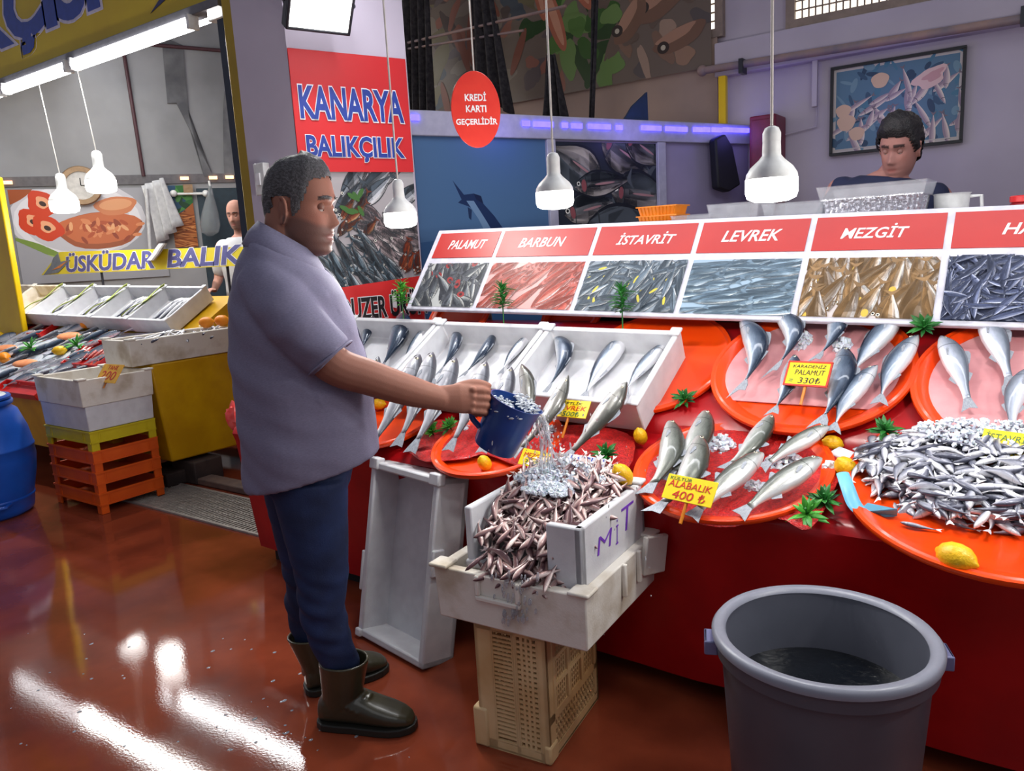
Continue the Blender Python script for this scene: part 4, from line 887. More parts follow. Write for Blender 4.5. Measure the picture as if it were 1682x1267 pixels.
fish('bass', F_olive, ony(934, 617, 2.38), onpl(838, 752, PLo, .06), Vector((0, -.8, .6)), 'big fish with dark raised head behind the small yellow price card', 'fish', 'big bass with price card', .10, flip=True, fat=.72)
fish('bass', F_olive, ony(1030, 628, 2.36), onpl(925, 757, PLo, .05), Vector((-.1, -.8, .6)), 'biggest pale bass with open head right of the small yellow price card', 'fish', 'big bass with price card', .03, flip=True, fat=.95)
pk = thing('pink_fillet', onpl(1072, 692, PLo, .03), 'pale pink fish fillet behind the lemon at the foam box corner', 'fillet')
pM = pframe(PLo, onpl(1072, 692, PLo).x, onpl(1072, 692, PLo).y, .045)
obj('flesh', ball((0, 0, 0), (.075, .03, .022), 24, 12, pM@Rz(.1)), mat('pink_flesh', (232, 170, 190), .25, rgb2=(220, 196, 206), scale=12, sss=.2, coat=.4), pk)
# --- ice
M_ice = mat('crushed_ice', (238, 242, 248), .18, trans=.18, ior=1.31, rgb2=(222, 229, 240), scale=40, sss=.2, bump=.3, bscale=80)
def ice(name, label, spots, n, size, seed):
    R = random.Random(seed); G = []
    for i in range(n):
        c, rx, ry, h = R.choice(spots); a = R.uniform(0, 6.28); r = math.sqrt(R.random())
        q = c@Vector((rx*r*math.cos(a), ry*r*math.sin(a), h*(1-r*r)*R.uniform(.35, 1.)))
        s = size*R.uniform(.5, 1.3); G.append(xf(cbox((0, 0, 0), (s, s*R.uniform(.5, 1), s*R.uniform(.4, .9))), T(q)@Matrix.Rotation(R.uniform(0, 6), 4, Vector((R.uniform(-1, 1), R.uniform(-1, 1), R.uniform(-1, 1))))))
    return tag(obj(name, join(*G), M_ice, smooth=False), label, 'ice', kind='stuff')
def plo(px, py, off=.02):
    q = onpl(px, py, PLo); return pframe(PLo, q.x, q.y, off)
ice('crushed_ice', 'crushed ice between the trout on the red net', [(plo(1108, 770), .055, .05, .05), (plo(1185, 745), .05, .05, .04), (plo(1120, 790), .05, .03, .03), (plo(1290, 775), .06, .05, .04), (plo(1240, 815), .03, .02, .025), (plo(1365, 785), .02, .02, .03)], 760, .016, 3)
ice('crushed_ice', 'crushed ice under the big bass', [(plo(1010, 690), .08, .05, .03), (plo(900, 720), .1, .05, .025), (plo(850, 735), .05, .03, .02), (plo(765, 715), .04, .03, .02)], 500, .014, 4)
q0 = TR['t2'][0]
ice('crushed_ice', 'flake ice behind the upright bonito on the bonito tray', [(pframe(PUp, onpl(1318, 570, PUp).x, onpl(1318, 570, PUp).y, .02), .035, .05, .05), (pframe(PUp, onpl(1385, 580, PUp).x, onpl(1385, 580, PUp).y, .02), .03, .05, .04)], 240, .014, 5)
# --- lemons
M_lem = mat('lemon_peel', (238, 196, 26), .35, rgb2=(226, 172, 18), scale=8, bump=.25, bscale=140, sss=.1); M_org = mat('orange_peel', (240, 150, 20), .4, rgb2=(230, 132, 16), scale=8, bump=.2, bscale=120)
lem_prof = [(.001, -.045), (.005, -.043), (.009, -.038), (.019, -.032), (.0275, -.018), (.030, 0), (.0275, .018), (.018, .032), (.008, .039), (.004, .044), (.001, .046)]
LEM = []
def lemon(pos, label, k=1., rot=0., m=None, name='lemon', tilt=0., cat='lemon'):
    M = T(pos)@Rz(rot)@Ry(math.pi/2+tilt)@Matrix.Diagonal((k, k, k, 1))
    if not LEM: LEM.append(obj('lemon', lathe(lem_prof, 24), M_lem, M=M)); o = LEM[0]; o['category'] = cat; o['label'] = label; o['group'] = 'lemons'
    else:
        o = LEM[0].copy()
        if m: o.data = o.data.copy(); o.data.materials[0] = m
        COL.objects.link(o); o.matrix_basis = M; o['label'] = label; o['category'] = cat
    o.name = name; return o
for px, py, k, rot, tl, lab in ((1052, 717, .80, 1.2, 1.2, 'lemon between the big bass and the leftmost trout'), (796, 761, .80, 1.4, 1.0, 'lemon at the front edge of the tray below the jug'), (1368, 728, .80, .6, .3, 'lemon at the mouth of the uppermost trout'), (1390, 770, 1.0, .8, .9, 'lemon above the handle of the light blue scoop'), (1520, 743, .9, .2, 0, 'lemon behind the heap of small silver fish')):
    lemon(onpl(px, py, PLo, .042), lab, k, rot, tilt=tl)
lemon(onpl(1571, 916, PLo, .052), 'shining lemon on the front rim of the large orange tray', 1.15, -.45, tilt=.1)
lemon(onpl(622, 664, PLo, .05), 'lemon half hidden behind the belly of the man', .85, .3)
# --- sprigs of plastic leaves
def sprig_geo(n, L, seed, flat=.5, up=False):
    R = random.Random(seed); G = []
    for i in range(n):
        a = i*2.39996+R.uniform(-.3, .3); el = R.uniform(.15, 1.2) if not up else R.uniform(.0, 1.1); l = L*R.uniform(.7, 1.15); w = l*.26
        h = (L*1.6*i/n if up else L*.25*R.random())
        ring = []
        V = []; F = []
        for k in range(5):
            t = k/4; ww = w*[.12, .8, 1, .62, .02][k]; r_ = l*t; z = r_*math.sin(el)-l*.35*t*t*flat; rr = r_*math.cos(el)
            for s in (-1, 0, 1): V.append(Vector((rr, s*ww/2, z+(.12*ww if s else 0))))
        for k in range(4):
            for s in range(2): F.append((k*3+s, k*3+s+1, k*3+s+4, k*3+s+3))
        G.append(xf((V, F), T(0, 0, h)@Rz(a)))
    return join(*G)
SPR = {}
def sprig(M, label, key, n=16, L=.05, m=None, up=False, seed=1):
    if key not in SPR:
        o = thing('leaf_sprig', M, label, 'leaf sprig', 'plastic leaf sprigs')
        obj('stem', tube([(0, 0, -.01 if not up else -.1), (0, 0, L*.5), (0, 0, L*(2.0 if up else .7))], .003, 6), M_leaf, o, world=False)
        obj('leaves', sprig_geo(n, L, seed, up=up), m or M_leaf, o, world=False, solid=.0012, auto=0); SPR[key] = o; return o
    return dup(SPR[key], M, label)
def ps(px, py, P, off, rot, tilt=0.): q = onpl(px, py, P); return pframe(P, q.x, q.y, off)@Rx(tilt)@Rz(rot)
sprig(ps(745, 722, PLo, .05, 0, .3), 'bright green leaf sprig on the red net left of the jug', 'a', 30, .05, M_leafl)
sprig(ps(715, 728, PLo, .045, 2, .3), 'lower bright green leaf sprig on the front edge left of the jug', 'a')
sprig(ps(1130, 692, PLo, .08, 1, .3), 'green leaf sprig behind the leftmost trout', 'b', 26, .055, M_leaf, seed=4)
sprig(ps(1328, 862, PLo, .03, 0, .5), 'light green leaf sprig on the front edge between two trays', 'c', 18, .06, M_leafl, seed=7)
sprig(ps(1356, 842, PLo, .03, 2, .2), 'dark green leaf sprig behind the light one between two trays', 'b')
sprig(ps(1455, 745, PLo, .07, 2.5, .2), 'dark green leaf sprig behind the heap of small silver fish', 'b')
sprig(ps(1520, 575, PUp, .09, .4, .2), 'dark green leaf sprig at the right rim of the bonito tray', 'b')
sprig(ps(1000, 772, PLo, .05, 1.4, .2), 'small dark leaf sprig by the crate of mullet', 'b')
for px, py, lab, m in ((661, 500, 'upright leaf sprig on the left foam box edge', M_leafl), (826, 505, 'upright leaf sprig on the middle foam box edge', M_leaf), (1022, 512, 'upright leaf sprig on the right foam box edge', M_leaf)):
    q = ony(px, py, 2.79); sprig(T(q), lab, 'u'+m.name, 64, .06, m, True, 9)
# --- price cards
M_card = mat('yellow_card', (238, 212, 30), .4, rgb2=(232, 202, 26), scale=5); M_cardw = mat('white_card', (220, 222, 230), .4); M_ink = mat('black_marker', (28, 26, 34), .5); M_inkr = mat('red_marker', (206, 34, 28), .5); M_inkg = mat('green_marker', (64, 110, 60), .5); M_inkb = mat('blue_marker', (36, 74, 190), .5)
def card(corners, P, lines, label, m=None, stake=True, d=None, edge=None, off=.1):
    """corners: TL, TR, BL in the photograph, on a plane leaning back over P"""
    tl, tr_, bl = corners
    ctr = onpl((tr_[0]+bl[0])/2, (tr_[1]+bl[1])/2, P, off); yv = ctr.y
    nn = Vector((-.15, -.80, .58)).normalized(); o_ = Vector((0, 0, EYE))
    def hit(px, py): dd_ = Vector(ray(px, py)); return o_+dd_*((ctr-o_).dot(nn)/dd_.dot(nn))
    A_, B_, C_ = hit(*tl), hit(*tr_), hit(*bl); M = frame(C_, B_-A_, y=A_-C_); w, h = (B_-A_).length, (A_-C_).length
    # keep the writing square to the card
    o = thing('price_card', ctr-Vector((0, 0, off)), label, 'price card')
    obj('card', xf(box(0, w, 0, h, -.003, 0), M), m or M_card, o, bevel=.001)
    if edge: obj('card_edge', xf(join(box(-.003, w+.003, -.003, .003, -.004, .0012), box(-.003, w+.003, h-.003, h+.003, -.004, .0012), box(-.003, .003, 0, h, -.004, .0012), box(w-.003, w+.003, 0, h, -.004, .0012)), M), edge, o)
    for s, x0, x1, y0, y1, mm in lines: lettering('card_writing', s, M@T(x0*w, y0*h, 0), (x1-x0)*w, (y1-y0)*h, mm, o, .0, .12, depth=.0006)
    if stake: obj('stake', tube([M@Vector((w/2, h*.3, -.006)), M@Vector((w/2, -off*.55, -.010))], .005, 8), mat('orange_stake', (206, 120, 16), .4), o)
    return o
card(((1299, 594), (1369, 597), (1287, 631)), PUp, [('KARADENİZ', .12, .9, .74, .92, M_ink), ('PALAMUT', .2, .9, .44, .66, M_ink), ('330₺', .32, .84, .08, .34, M_ink), ('=', .1, .2, .14, .24, M_inkg)], 'yellow price card for bonito, black writing with a red edge', edge=mat('red_edge', (206, 60, 40), .4), off=.12)
card(((1107, 780), (1189, 796), (1086, 817)), PLo, [('KÜLTÜR', .06, .5, .80, .95, M_inkg), ('ALABALIK', .06, .92, .52, .78, M_inkr), ('400 ₺', .2, .86, .08, .42, M_inkr)], 'yellow trout price card with red writing, leaning on the trout', off=.11)
card(((1609, 703), (1700, 715), (1604, 752)), PLo, [('İSTAVRİT', .06, .92, .66, .94, M_inkg), ('Karadeniz', .06, .98, .36, .60, M_inkr), ('=250 ₺', .06, .92, .04, .32, M_inkg)], 'yellow price card behind the heap of small fish, at the right edge', off=.12)
card(((918, 657), (977, 661), (903, 683)), PLo, [('ÇİFTLİK', .16, .8, .70, .92, M_ink), ('LEVREK', .14, .94, .40, .66, M_inkr), ('=500₺', .2, .8, .06, .34, M_inkg)], 'small yellow price card before the big bass', off=.14)
card(((930, 745), (990, 754), (922, 785)), PLo, [('BARBUN', .06, .96, .64, .96, M_inkb), ('marmara', .06, .96, .38, .58, M_inkr), ('Trabzon', .1, .9, .06, .34, M_inkb)], 'white mullet price card with blue and red writing behind the crate', M_cardw, off=.10)
card(((868, 740), (914, 750), (850, 762)), PLo, [('MEZGİT', .1, .9, .5, .9, M_inkr), ('300₺', .2, .8, .08, .4, M_inkg)], 'small yellow price card half hidden by the pouring water', off=.08)
# --- scoop and odds and ends
M_scoop = mat('light_blue_plastic', (110, 182, 212), .35, rgb2=(98, 170, 202), scale=4, sss=.05)
sc = thing('scoop', onpl(1410, 840, PLo), 'light blue plastic scoop stuck in the heap of small silver fish', 'scoop')
hp_ = bez([onpl(x, y, PLo, o) for x, y, o in ((1384, 778, .085), (1392, 800, .075), (1403, 828, .05), (1420, 846, .035))], 6)
rings = []
for i, q in enumerate(hp_):
    t = (hp_[min(i+1, len(hp_)-1)]-hp_[max(i-1, 0)]).normalized(); sd = t.cross(pnorm(PLo)).normalized(); u = sd.cross(t)
    w = .017+.004*i/len(hp_); rings.append([q+sd*w*math.cos(a)+u*.006*math.sin(a) for a in [2*math.pi*k/12 for k in range(12)]])
obj('handle', loft(rings), M_scoop, sc)
b0 = [onpl(x, y, PLo, o) for x, y, o in ((1406, 842, .03), (1425, 826, .055), (1474, 836, .06), (1474, 846, .03), (1452, 852, .02), (1415, 853, .02))]
zz = pnorm(PLo)*.004
obj('blade', join(([b0[0], b0[1], b0[2], b0[3]]+[v-zz for v in (b0[0], b0[1], b0[2], b0[3])], [(0, 1, 2, 3), (7, 6, 5, 4), (0, 4, 5, 1), (1, 5, 6, 2), (2, 6, 7, 3), (3, 7, 4, 0)]), ([b0[0], b0[3], b0[4], b0[5]]+[v-zz for v in (b0[0], b0[3], b0[4], b0[5])], [(0, 1, 2, 3), (7, 6, 5, 4), (0, 4, 5, 1), (1, 5, 6, 2), (2, 6, 7, 3), (3, 7, 4, 0)])), M_scoop, sc, bevel=.0015, smooth=False)
q = onpl(1400, 752, PLo, .03); tag(obj('white_plate', xf(cbox((0, 0, 0), (.13, .05, .012)), pframe(PLo, q.x, q.y, .035)@Rz(-.5)), M_foam, bevel=.005), 'white foam sheet between the trout and the heap of small fish', 'foam sheet')
# ------------------------------------------------------------------ heaps of small fish
def heap(n, pos, L, skin, label, group, seed, name, tilt=.3, headpref=None, spread=3.14, fat=1.):
    R = random.Random(seed)
    for i in range(n):
        c, nn = pos(R); a = (headpref if headpref is not None else 0)+R.uniform(-spread, spread)
        t = Vector((math.cos(a), math.sin(a), 0)); t = (t-nn*t.dot(nn)).normalized()+nn*R.uniform(-tilt, tilt)
        side = t.cross(nn).normalized()*R.uniform(-.9, .9)+nn; l = L*R.uniform(.85, 1.15)
        fish('small', skin, c+t*l/2, c-t*l/2, side, label, 'fish', group, R.choice((0, .06, .12)), R.random() < .5, fat, 0, False, name)
def heap_rest(n, pos, L, skin, label, seed, name, tilt=.1, a0=0., spread=3.14, fat=1.):
    """the fish under the ones on top: one mesh"""
    R = random.Random(seed); me = fish_proto('small', skin, .06, 0, False).data; base = [v.co.copy() for v in me.vertices]; bf = [tuple(p.vertices) for p in me.polygons]; bc = [tuple(c.color)[:3] for c in me.color_attributes['Col'].data]
    V, F, C_ = [], [], []
    for i in range(n):
        c, nn = pos(R); a = a0+R.uniform(-spread, spread); t = Vector((math.cos(a), math.sin(a), 0)); t = (t-nn*t.dot(nn)).normalized()+nn*R.uniform(-tilt, tilt)
        M = frame(c, t, z=t.cross(nn).normalized()*R.uniform(-.9, .9)+nn)@Rx(R.choice((0, math.pi))); l = L*R.uniform(.85, 1.15); k = len(V)
        V += [M@Vector((v.x*l, v.y*l*fat, v.z*l*fat)) for v in base]; F += [tuple(i_+k for i_ in f) for f in bf]; C_ += bc
    return tag(obj(name, (V, F), skin, col=C_, auto=0), label, 'fish', kind='stuff')
Mq4 = TR['t4'][0]
def pos4(R):
    while 1:
        u, v = R.uniform(-.40, .13), R.uniform(-.19, .27)
        e = (u/.40)**2+((v-.04)/.24)**2
        if e < 1: break
    h = .03+.075*(1-e)**.6+R.uniform(-.006, .012)
    g = Mq4@Vector((u, v, h)); n_ = (Mq4.to_3x3()@Vector((u*.5, (v-.04)*1.2, 1))).normalized(); return g, n_
heap(300, pos4, .105, F_silver, 'small silver fish in the heap on the large orange tray', 'heap of small silver fish', 41, 'small_silver_fish', .12, fat=1.35)
def pos4b(R):
    while 1:
        u, v = R.uniform(-.40, .40), R.uniform(-.19, .27); e = (u/.40)**2+((v-.04)/.24)**2
        if e < 1: break
    top = u > .12
    g = Mq4@Vector((u, v, .018+.075*(1-e)**.6-(0 if top else R.uniform(.004, .03)))); return g, (Mq4.to_3x3()@Vector((u*.5, (v-.04)*1.2, 1))).normalized()
heap_rest(620, pos4b, .105, F_silver, 'the lower small silver fish of the heap on the large orange tray', 43, 'small_silver_fish_layer', .12, fat=1.35)
ice('flake_ice', 'wet flake ice over the top of the heap of small silver fish', [(Mq4@T(-.04, .13, .108), .22, .09, .015), (Mq4@T(.15, .12, .10), .16, .1, .015)], 900, .010, 8)
for i, (h, t) in enumerate((((1478, 858), (1548, 872)), ((1560, 858), (1612, 873)))):
    fish('small', F_silver, onpl(*h, PLo, .035), onpl(*t, PLo, .03), pnorm(PLo), ('loose small silver fish in front of the heap, beside the scoop', 'loose small silver fish at the front of the heap, above the shining lemon')[i], 'fish', None, .03, False, 1, 0, False, 'small_silver_fish')
# ------------------------------------------------------------------ foreground: crates, mullet, bin
M_tan = mat('yellowed_crate_plastic', (214, 184, 138), .45, rgb2=(190, 150, 100), scale=5, sss=.05)
def grille(w, h, nx, ny, bar, t, rim=.018, slant=0.):
    """pierced panel in x-z, thickness along y"""
    G = [box(0, w, 0, t, 0, rim), box(0, w, 0, t, h-rim, h), box(0, rim, 0, t, rim, h-rim), box(w-rim, w, 0, t, rim, h-rim)]
    for i in range(1, nx): x = rim+(w-2*rim)*i/nx; G.append(box(x-bar/2, x+bar/2, t*.1, t*.9, rim, h-rim))
    for i in range(1, ny): z = rim+(h-2*rim)*i/ny; G.append(box(rim, w-rim, t*.15, t*.85, z-bar/2, z+bar/2))
    return join(*G)
tan_M = T(-1.113, 1.679, 0)@Rz(math.radians(6.0))     # near vertical edge of the crate; x to the right rear is -x / +y
tc = thing('plastic_crate', tan_M, 'yellowed pierced plastic crate standing on end under the foam boxes', 'crate')
CW, CD, CH = .235, .37, .425
def tg(g): return xf(g, tan_M)
# side facing the aisle: column of slots beside a column of small holes
g = join(xf(grille(.075, CH-.06, 1, 26, .007, .010, .006), T(-CW+.055, 0, .03)), xf(grille(.075, CH-.06, 4, 22, .008, .010, .006), T(-CW+.135, 0, .03)),
         box(-CW, -CW+.058, 0, .012, 0, CH), box(-CW+.127, -CW+.138, 0, .011, 0, CH), box(-.03, 0, 0, .012, 0, CH), box(-CW, 0, 0, .012, 0, .032), box(-CW, 0, 0, .012, CH-.035, CH))
obj('front_panel', tg(g), M_tan, tc, smooth=False)
# long side: three fields of grid over a band of larger holes
g = [box(-.012, 0, 0, CD, 0, .035), box(-.012, 0, 0, CD, .12, .145), box(-.012, 0, 0, CD, CH-.03, CH), box(-.012, 0, 0, .045, .03, CH), box(-.012, 0, CD-.03, CD, .03, CH)]
for i in range(17): y = .045+(CD-.075)*i/16; g.append(box(-.010, -.002, y-.004, y+.004, .035, .12))
for k in range(4): z = .035+.0283*k; g.append(box(-.010, -.002, .03, CD-.03, z-.005, z+.005))
for i in range(4): y = .045+(CD-.075)*i/3; g.append(box(-.014, .004, y-.008, y+.008, .145, CH-.03))
for k in range(1, 3): z = .145+(CH-.175)*k/3; g.append(box(-.014, .003, .045, CD-.03, z-.006, z+.006))
for i in range(22): y = .045+(CD-.075)*i/21; g.append(box(-.009, -.003, y-.003, y+.003, .145, CH-.03))
for k in range(15): z = .145+(CH-.175)*k/14; g.append(box(-.008, -.004, .045, CD-.03, z-.0025, z+.0025))
obj('side_panel', tg(join(*g)), M_tan, tc, smooth=False)
obj('side_panel', tg(xf(grille(CD, CH, 12, 12, .008, .010), T(-CW+.01, 0, 0)@Rz(math.pi/2))), M_tan, tc, smooth=False)
obj('rear_panel', tg(xf(grille(CW, CH, 6, 14, .009, .012), T(-CW, CD-.012, 0))), M_tan, tc, smooth=False)
obj('end_panel', tg(join(box(-CW, 0, 0, CD, 0, .012), box(-CW, 0, 0, CD, CH-.012, CH))), M_tan, tc, bevel=.003)
for q in (box(-CW-.022, -CW+.03, -.006, .10, 0, .13), box(-.02, .006, -.006, .05, .0, .06)): obj('lower_lip', tg(q), M_tan, tc, bevel=.008)
# lower foam box
MF = T(-1.205, 1.865, CH+.002)@Rz(math.radians(3))
lf = foam_box(MF, .50, .50, .16, 'soiled foam box on the standing plastic crate, under the crate of mullet', 'foam_box', M_foamd, None, .012, .034)
obj('grip', xf(join(box(-.10, .05, -.262, -.248, .085, .10), box(-.10, -.085, -.262, -.248, .10, .16), box(.035, .05, -.262, -.248, .10, .16)), MF), M_foamd, lf, bevel=.004)
for y_ in (-.02, .09): obj('grip', xf(box(.248, .262, y_, y_+.015, .06, .16), MF), M_foamd, lf, bevel=.004)
# upper crate: the near end is broken away
CM = T(-1.185, 1.88, CH+.145)@Rz(math.radians(3))
w_, d_, h_, t_ = .40, .44, .185, .026
up = thing('foam_crate', CM, 'foam crate of red mullet with purple lettering on its side', 'foam box')
prof = [(-w_/2, -d_/2+.10), (-w_/2, d_/2), (w_/2, d_/2), (w_/2, -d_/2)]
g = join(box(-w_/2, w_/2, -d_/2+.02, d_/2, 0, .024), box(w_/2-t_, w_/2, -d_/2, d_/2, 0, h_), box(-w_/2, -w_/2+t_, -d_/2+.03, d_/2, 0, h_), box(-w_/2, w_/2, d_/2-t_, d_/2, 0, h_), box(w_/2-t_*4.2, w_/2, -d_/2, -d_/2+t_, 0, h_), cbox((w_/2-t_/2-.003, d_/2-t_/2-.003, h_+.006), (.045, .045, .014)))
obj('shell', xf(g, CM), M_foam, up, bevel=.006)
sM = CM@Matrix(((0, 0, 1, w_/2), (1, 0, 0, -d_/2), (0, 1, 0, 0), (0, 0, 0, 1)))
M_pur = mat('purple_marker', (122, 62, 190), .5)
for s, y0, y1, z0, z1 in (('M', .09, .19, .075, .125), ('İ', .215, .235, .062, .135), ('T', .26, .35, .08, .155)): lettering('marker_lettering', s, sM@T(y0, z0, 0), y1-y0, z1-z0, M_pur, up, -.012, .15)
def posb(R):
    u, v = R.uniform(-.165, .165), R.uniform(-.25, .17); sl = (v+.25)/.42
    if sl < .15: u = R.uniform(-.13, .13)
    h = .05+.19*min(1, sl*1.25)**.8-.35*max(0, abs(u)-.1)*sl+R.uniform(-.02, .014)
    if v < -.19: h = R.uniform(.03, .06)
    n_ = (CM.to_3x3()@Vector((u*.8, -.50, .85))).normalized(); return CM@Vector((u, v, h)), n_
heap(260, posb, .105, F_barbun, 'small reddish mullet in the heap spilling from the foam crate', 'heap of red mullet in the foam crate', 17, 'red_mullet', .22, -1.2, 1.1, 1.15)
def posb2(R):
    c, n_ = posb(R); return c-n_*R.uniform(.015, .03), n_
heap_rest(260, posb2, .105, F_barbun, 'the lower red mullet of the heap in the foam crate', 18, 'red_mullet_layer', .2, -1.2, 1.1, 1.15)
obj_h = [[(CM@Vector((u, v, max(.026, .03+.15*min(1, (v+.25)/.42*1.25)**.8))))[:] for v in [-.16+.34*k/8 for k in range(9)]] for u in [-.17+.34*i/10 for i in range(11)]]
ice('crushed_ice', 'crushed ice melting over the heap of red mullet', [(CM@T(.0, .12, .215), .16, .085, .05), (CM@T(-.03, .06, .21), .14, .07, .04), (CM@T(-.02, .0, .20), .09, .05, .025)], 2000, .010, 12)
V = [p for r in obj_h for p in r]; F = [(i*9+k, (i+1)*9+k, (i+1)*9+k+1, i*9+k+1) for i in range(10) for k in range(8)]
tag(obj('ice_bed', (V, F), mat('wet_ice_bed', (150, 120, 118), .25, rgb2=(110, 80, 80), scale=40, bump=.6, bscale=60), None), 'wet bed under the red mullet in the foam crate', 'ice', kind='stuff')
lemon(CM@Vector((.16, .15, .225)), 'lemon on the ice at the rear corner of the crate of mullet', .95, .8, tilt=.9)
# added slab standing in for the shaded far wall of the lower box
b = onz(1030, 1000, .45)
tag(obj('shaded_box_wall', xf(cbox((0, 0, 0), (.02, .11, .12)), T(-.945, 2.06, .545)@Rz(-.2)@Rx(-.2)), M_foamd, bevel=.005), 'foam slab standing in for the shaded far wall of the soiled foam box', 'foam piece')
# empty foam box leaning on end against the counter
lb = thing('foam_box', (-1.93, 1.95, 0), 'empty white foam box standing on end against the red counter', 'foam box')
xa, xb = Vector((-2.185, 1.945, 0)), Vector((-1.775, 1.868, 0)); dx = (xb-xa).normalized(); W_ = (xb-xa).length
upv = Vector((-.02, .15, .70)).normalized(); LM = frame(xa, dx, y=upv)      # x across, y up the box, z towards the aisle
Hh, Dd, t_ = .70, .15, .03
o_ = obj('box_body', xf(join(box(0, W_, 0, Hh, -Dd, -Dd+t_), box(0, t_, 0, Hh, -Dd, 0), box(W_-t_, W_, 0, Hh, -Dd, 0), box(0, W_, 0, t_, -Dd, 0), box(0, W_, Hh-t_, Hh, -Dd, 0)), LM@T(0, .012, 0)), M_foam, lb, bevel=.007)
for q in (box(-.006, .05, Hh-.03, Hh+.016, -.03, .008), box(W_-.05, W_+.006, Hh-.03, Hh+.016, -.03, .008), box(-.006, .03, -.002, .03, -.03, .010), box(-.012, .004, .18, .34, -.05, .004), box(W_-.004, W_+.012, .34, .44, -.05, .004)): obj('rim_lug', xf(q, LM@T(0, .012, 0)), M_foam, lb, bevel=.006)
# grey bin with dark water
M_bin = mat('grey_bin_plastic', (80, 82, 92), .36, rgb2=(72, 74, 84), scale=5, sss=.0)
M_binlit = mat('grey_bin_plastic_lit', (132, 134, 146), .35, rgb2=(122, 124, 136), scale=5)  # bin plastic again, paler: light from above put into the rim colour
bn = thing('water_bin', (-.37, 1.70, 0), 'large round grey bin of dark water before the counter', 'bin')
BMx = T(-.37, 1.70, 0); r = .232
obj('bin_body', lathe([(.001, .0), (.178, 0), (.186, .01), (r-.006, .585), (r+.004, .588), (r+.010, .594), (r+.006, .604), (r-.012, .604), (r-.018, .594), (.176, .02), (.001, .016)], 72, BMx), M_bin, bn, auto=50)
obj('rim', lathe([(r-.019, .596), (r-.013, .606), (r+.006, .607), (r+.013, .598), (r+.012, .586), (r+.004, .586)], 72, BMx, cap=False), M_binlit, bn, auto=60)
obj('rim_band', lathe([(r-.004, .55), (r+.004, .552), (r+.006, .588), (r-.002, .590)], 72, BMx, cap=False), M_bin, bn, auto=50)
hv = Vector((.93, .36, 0)).normalized()
for s in (1, -1):
    hM = frame(Vector((-.37, 1.70, .575))+hv*s*r, hv*s, z=(0, 0, 1))
    obj('handle', xf(join(box(0, .03, -.03, .03, -.006, .004), box(.022, .030, -.03, .03, -.03, .004), box(0, .03, -.032, -.026, -.03, .004), box(0, .03, .026, .032, -.03, .004)), hM), mat('blue_grey_handle', (110, 112, 150), .35), bn, bevel=.003)
M_water = mat('dark_water', (10, 14, 20), .03, spec=.7, rgb2=(8, 11, 17), bump=.5, bscale=34)
tag(obj('bin_water', lathe([(.001, .452), (.2165, .452), (.2155, .44), (.001, .44)], 64, BMx), M_water), 'dark rippled water standing in the grey bin', 'water')
# ------------------------------------------------------------------ left stall: counter, boxes, crates, barrel
M_yc = mat('yellow_oilcloth', (214, 166, 8), .35, rgb2=(196, 146, 6), scale=5, bump=.2, bscale=6)
P2 = (2.6, .62, .55); PU2 = (3.27, .985, .62)
lc = thing('fish_counter', (-6.5, 3, 0), 'yellow fish counter of the left stall beyond the passage', 'counter')
prof = [(2.62, .2), (2.58, .58), (2.60, .61), (3.265, .976), (3.70, 1.24), (3.74, 1.24), (3.74, .2)]
obj('oilcloth', loft([[(x, y, z) for y, z in prof] for x in (-8.9, -5.15)]), M_yc, lc, smooth=False)
prof = [(2.80, .19), (2.74, .84), (2.76, .865), (3.74, .865), (3.76, .84), (3.72, .17)]
obj('end_block', loft([[(x+(.0 if k < 1 else 0), y, z) for k, (y, z) in enumerate(prof)] for x in (-5.15, -4.80)]), M_yc, lc, bevel=.012)
obj('leg', join(box(-5.05, -4.98, 2.95, 3.02, 0, .2), box(-5.05, -4.98, 3.5, 3.57, 0, .2)), M_dark, lc)
for x0_, x1_, y0_, y1_, z1_, lab in ((-5.2, -4.86, 2.78, 3.05, .10, 'dark stone block on the floor under the end of the yellow counter'), (-5.02, -4.74, 2.92, 3.14, .16, 'second dark stone block leaning under the yellow counter end')):
    tag(obj('stone_block', box(x0_, x1_, y0_, y1_, .001, z1_), mat('dark_stone', (70, 56, 50), .8, rgb2=(48, 40, 38), scale=9), bevel=.01), lab, 'stone block')
tilt = lambda x: .022*(-5.3-x)
def lframe(P, x, y, off=0.): M = pframe(P, x, y, off); return T(0, 0, tilt(x))@M
for k in range(6):
    x = -5.60-.55*k
    foam_box(lframe(PU2, x, 3.455, .004)@Ry(.022), .545, .44, .13, ['nearest white foam box of the left stall row, full of silver fish', 'second foam box from the man in the left stall row', 'third foam box from the man in the left stall row', 'fourth foam box from the man in the left stall row, with few fish', 'empty yellowish foam box in the left stall row', 'last foam box of the left stall row, at the left edge', 'foam box beyond the left edge'][k] if k < 6 else 'outermost foam box of the left stall row, empty', 'foam_box', M_foam if k < 4 else M_foamd, 'foam boxes of the left stall', .01)
R = random.Random(77); ordn = ('nearest', 'second', 'third', 'fourth')
for k, nf in enumerate((8, 7, 7, 5)):
    x = -5.60-.55*k
    for i in range(nf):
        a = lframe(PU2, x, 3.455, .055+.008*(i % 2))@Vector((-.14+.33*i/nf, -.16, 0)); b = lframe(PU2, x, 3.455, .07)@Vector((.0+.22*i/nf, .15, 0))
        fish('whiting', F_white if i % 3 else F_silver, b, a, pnorm(PU2)+Vector((.1, -.2, 0)), 'silver fish in the %s foam box of the left stall' % ordn[k], 'fish', 'silver fish in the %s foam box' % ordn[k], .06, i % 2 == 0, 1.2)
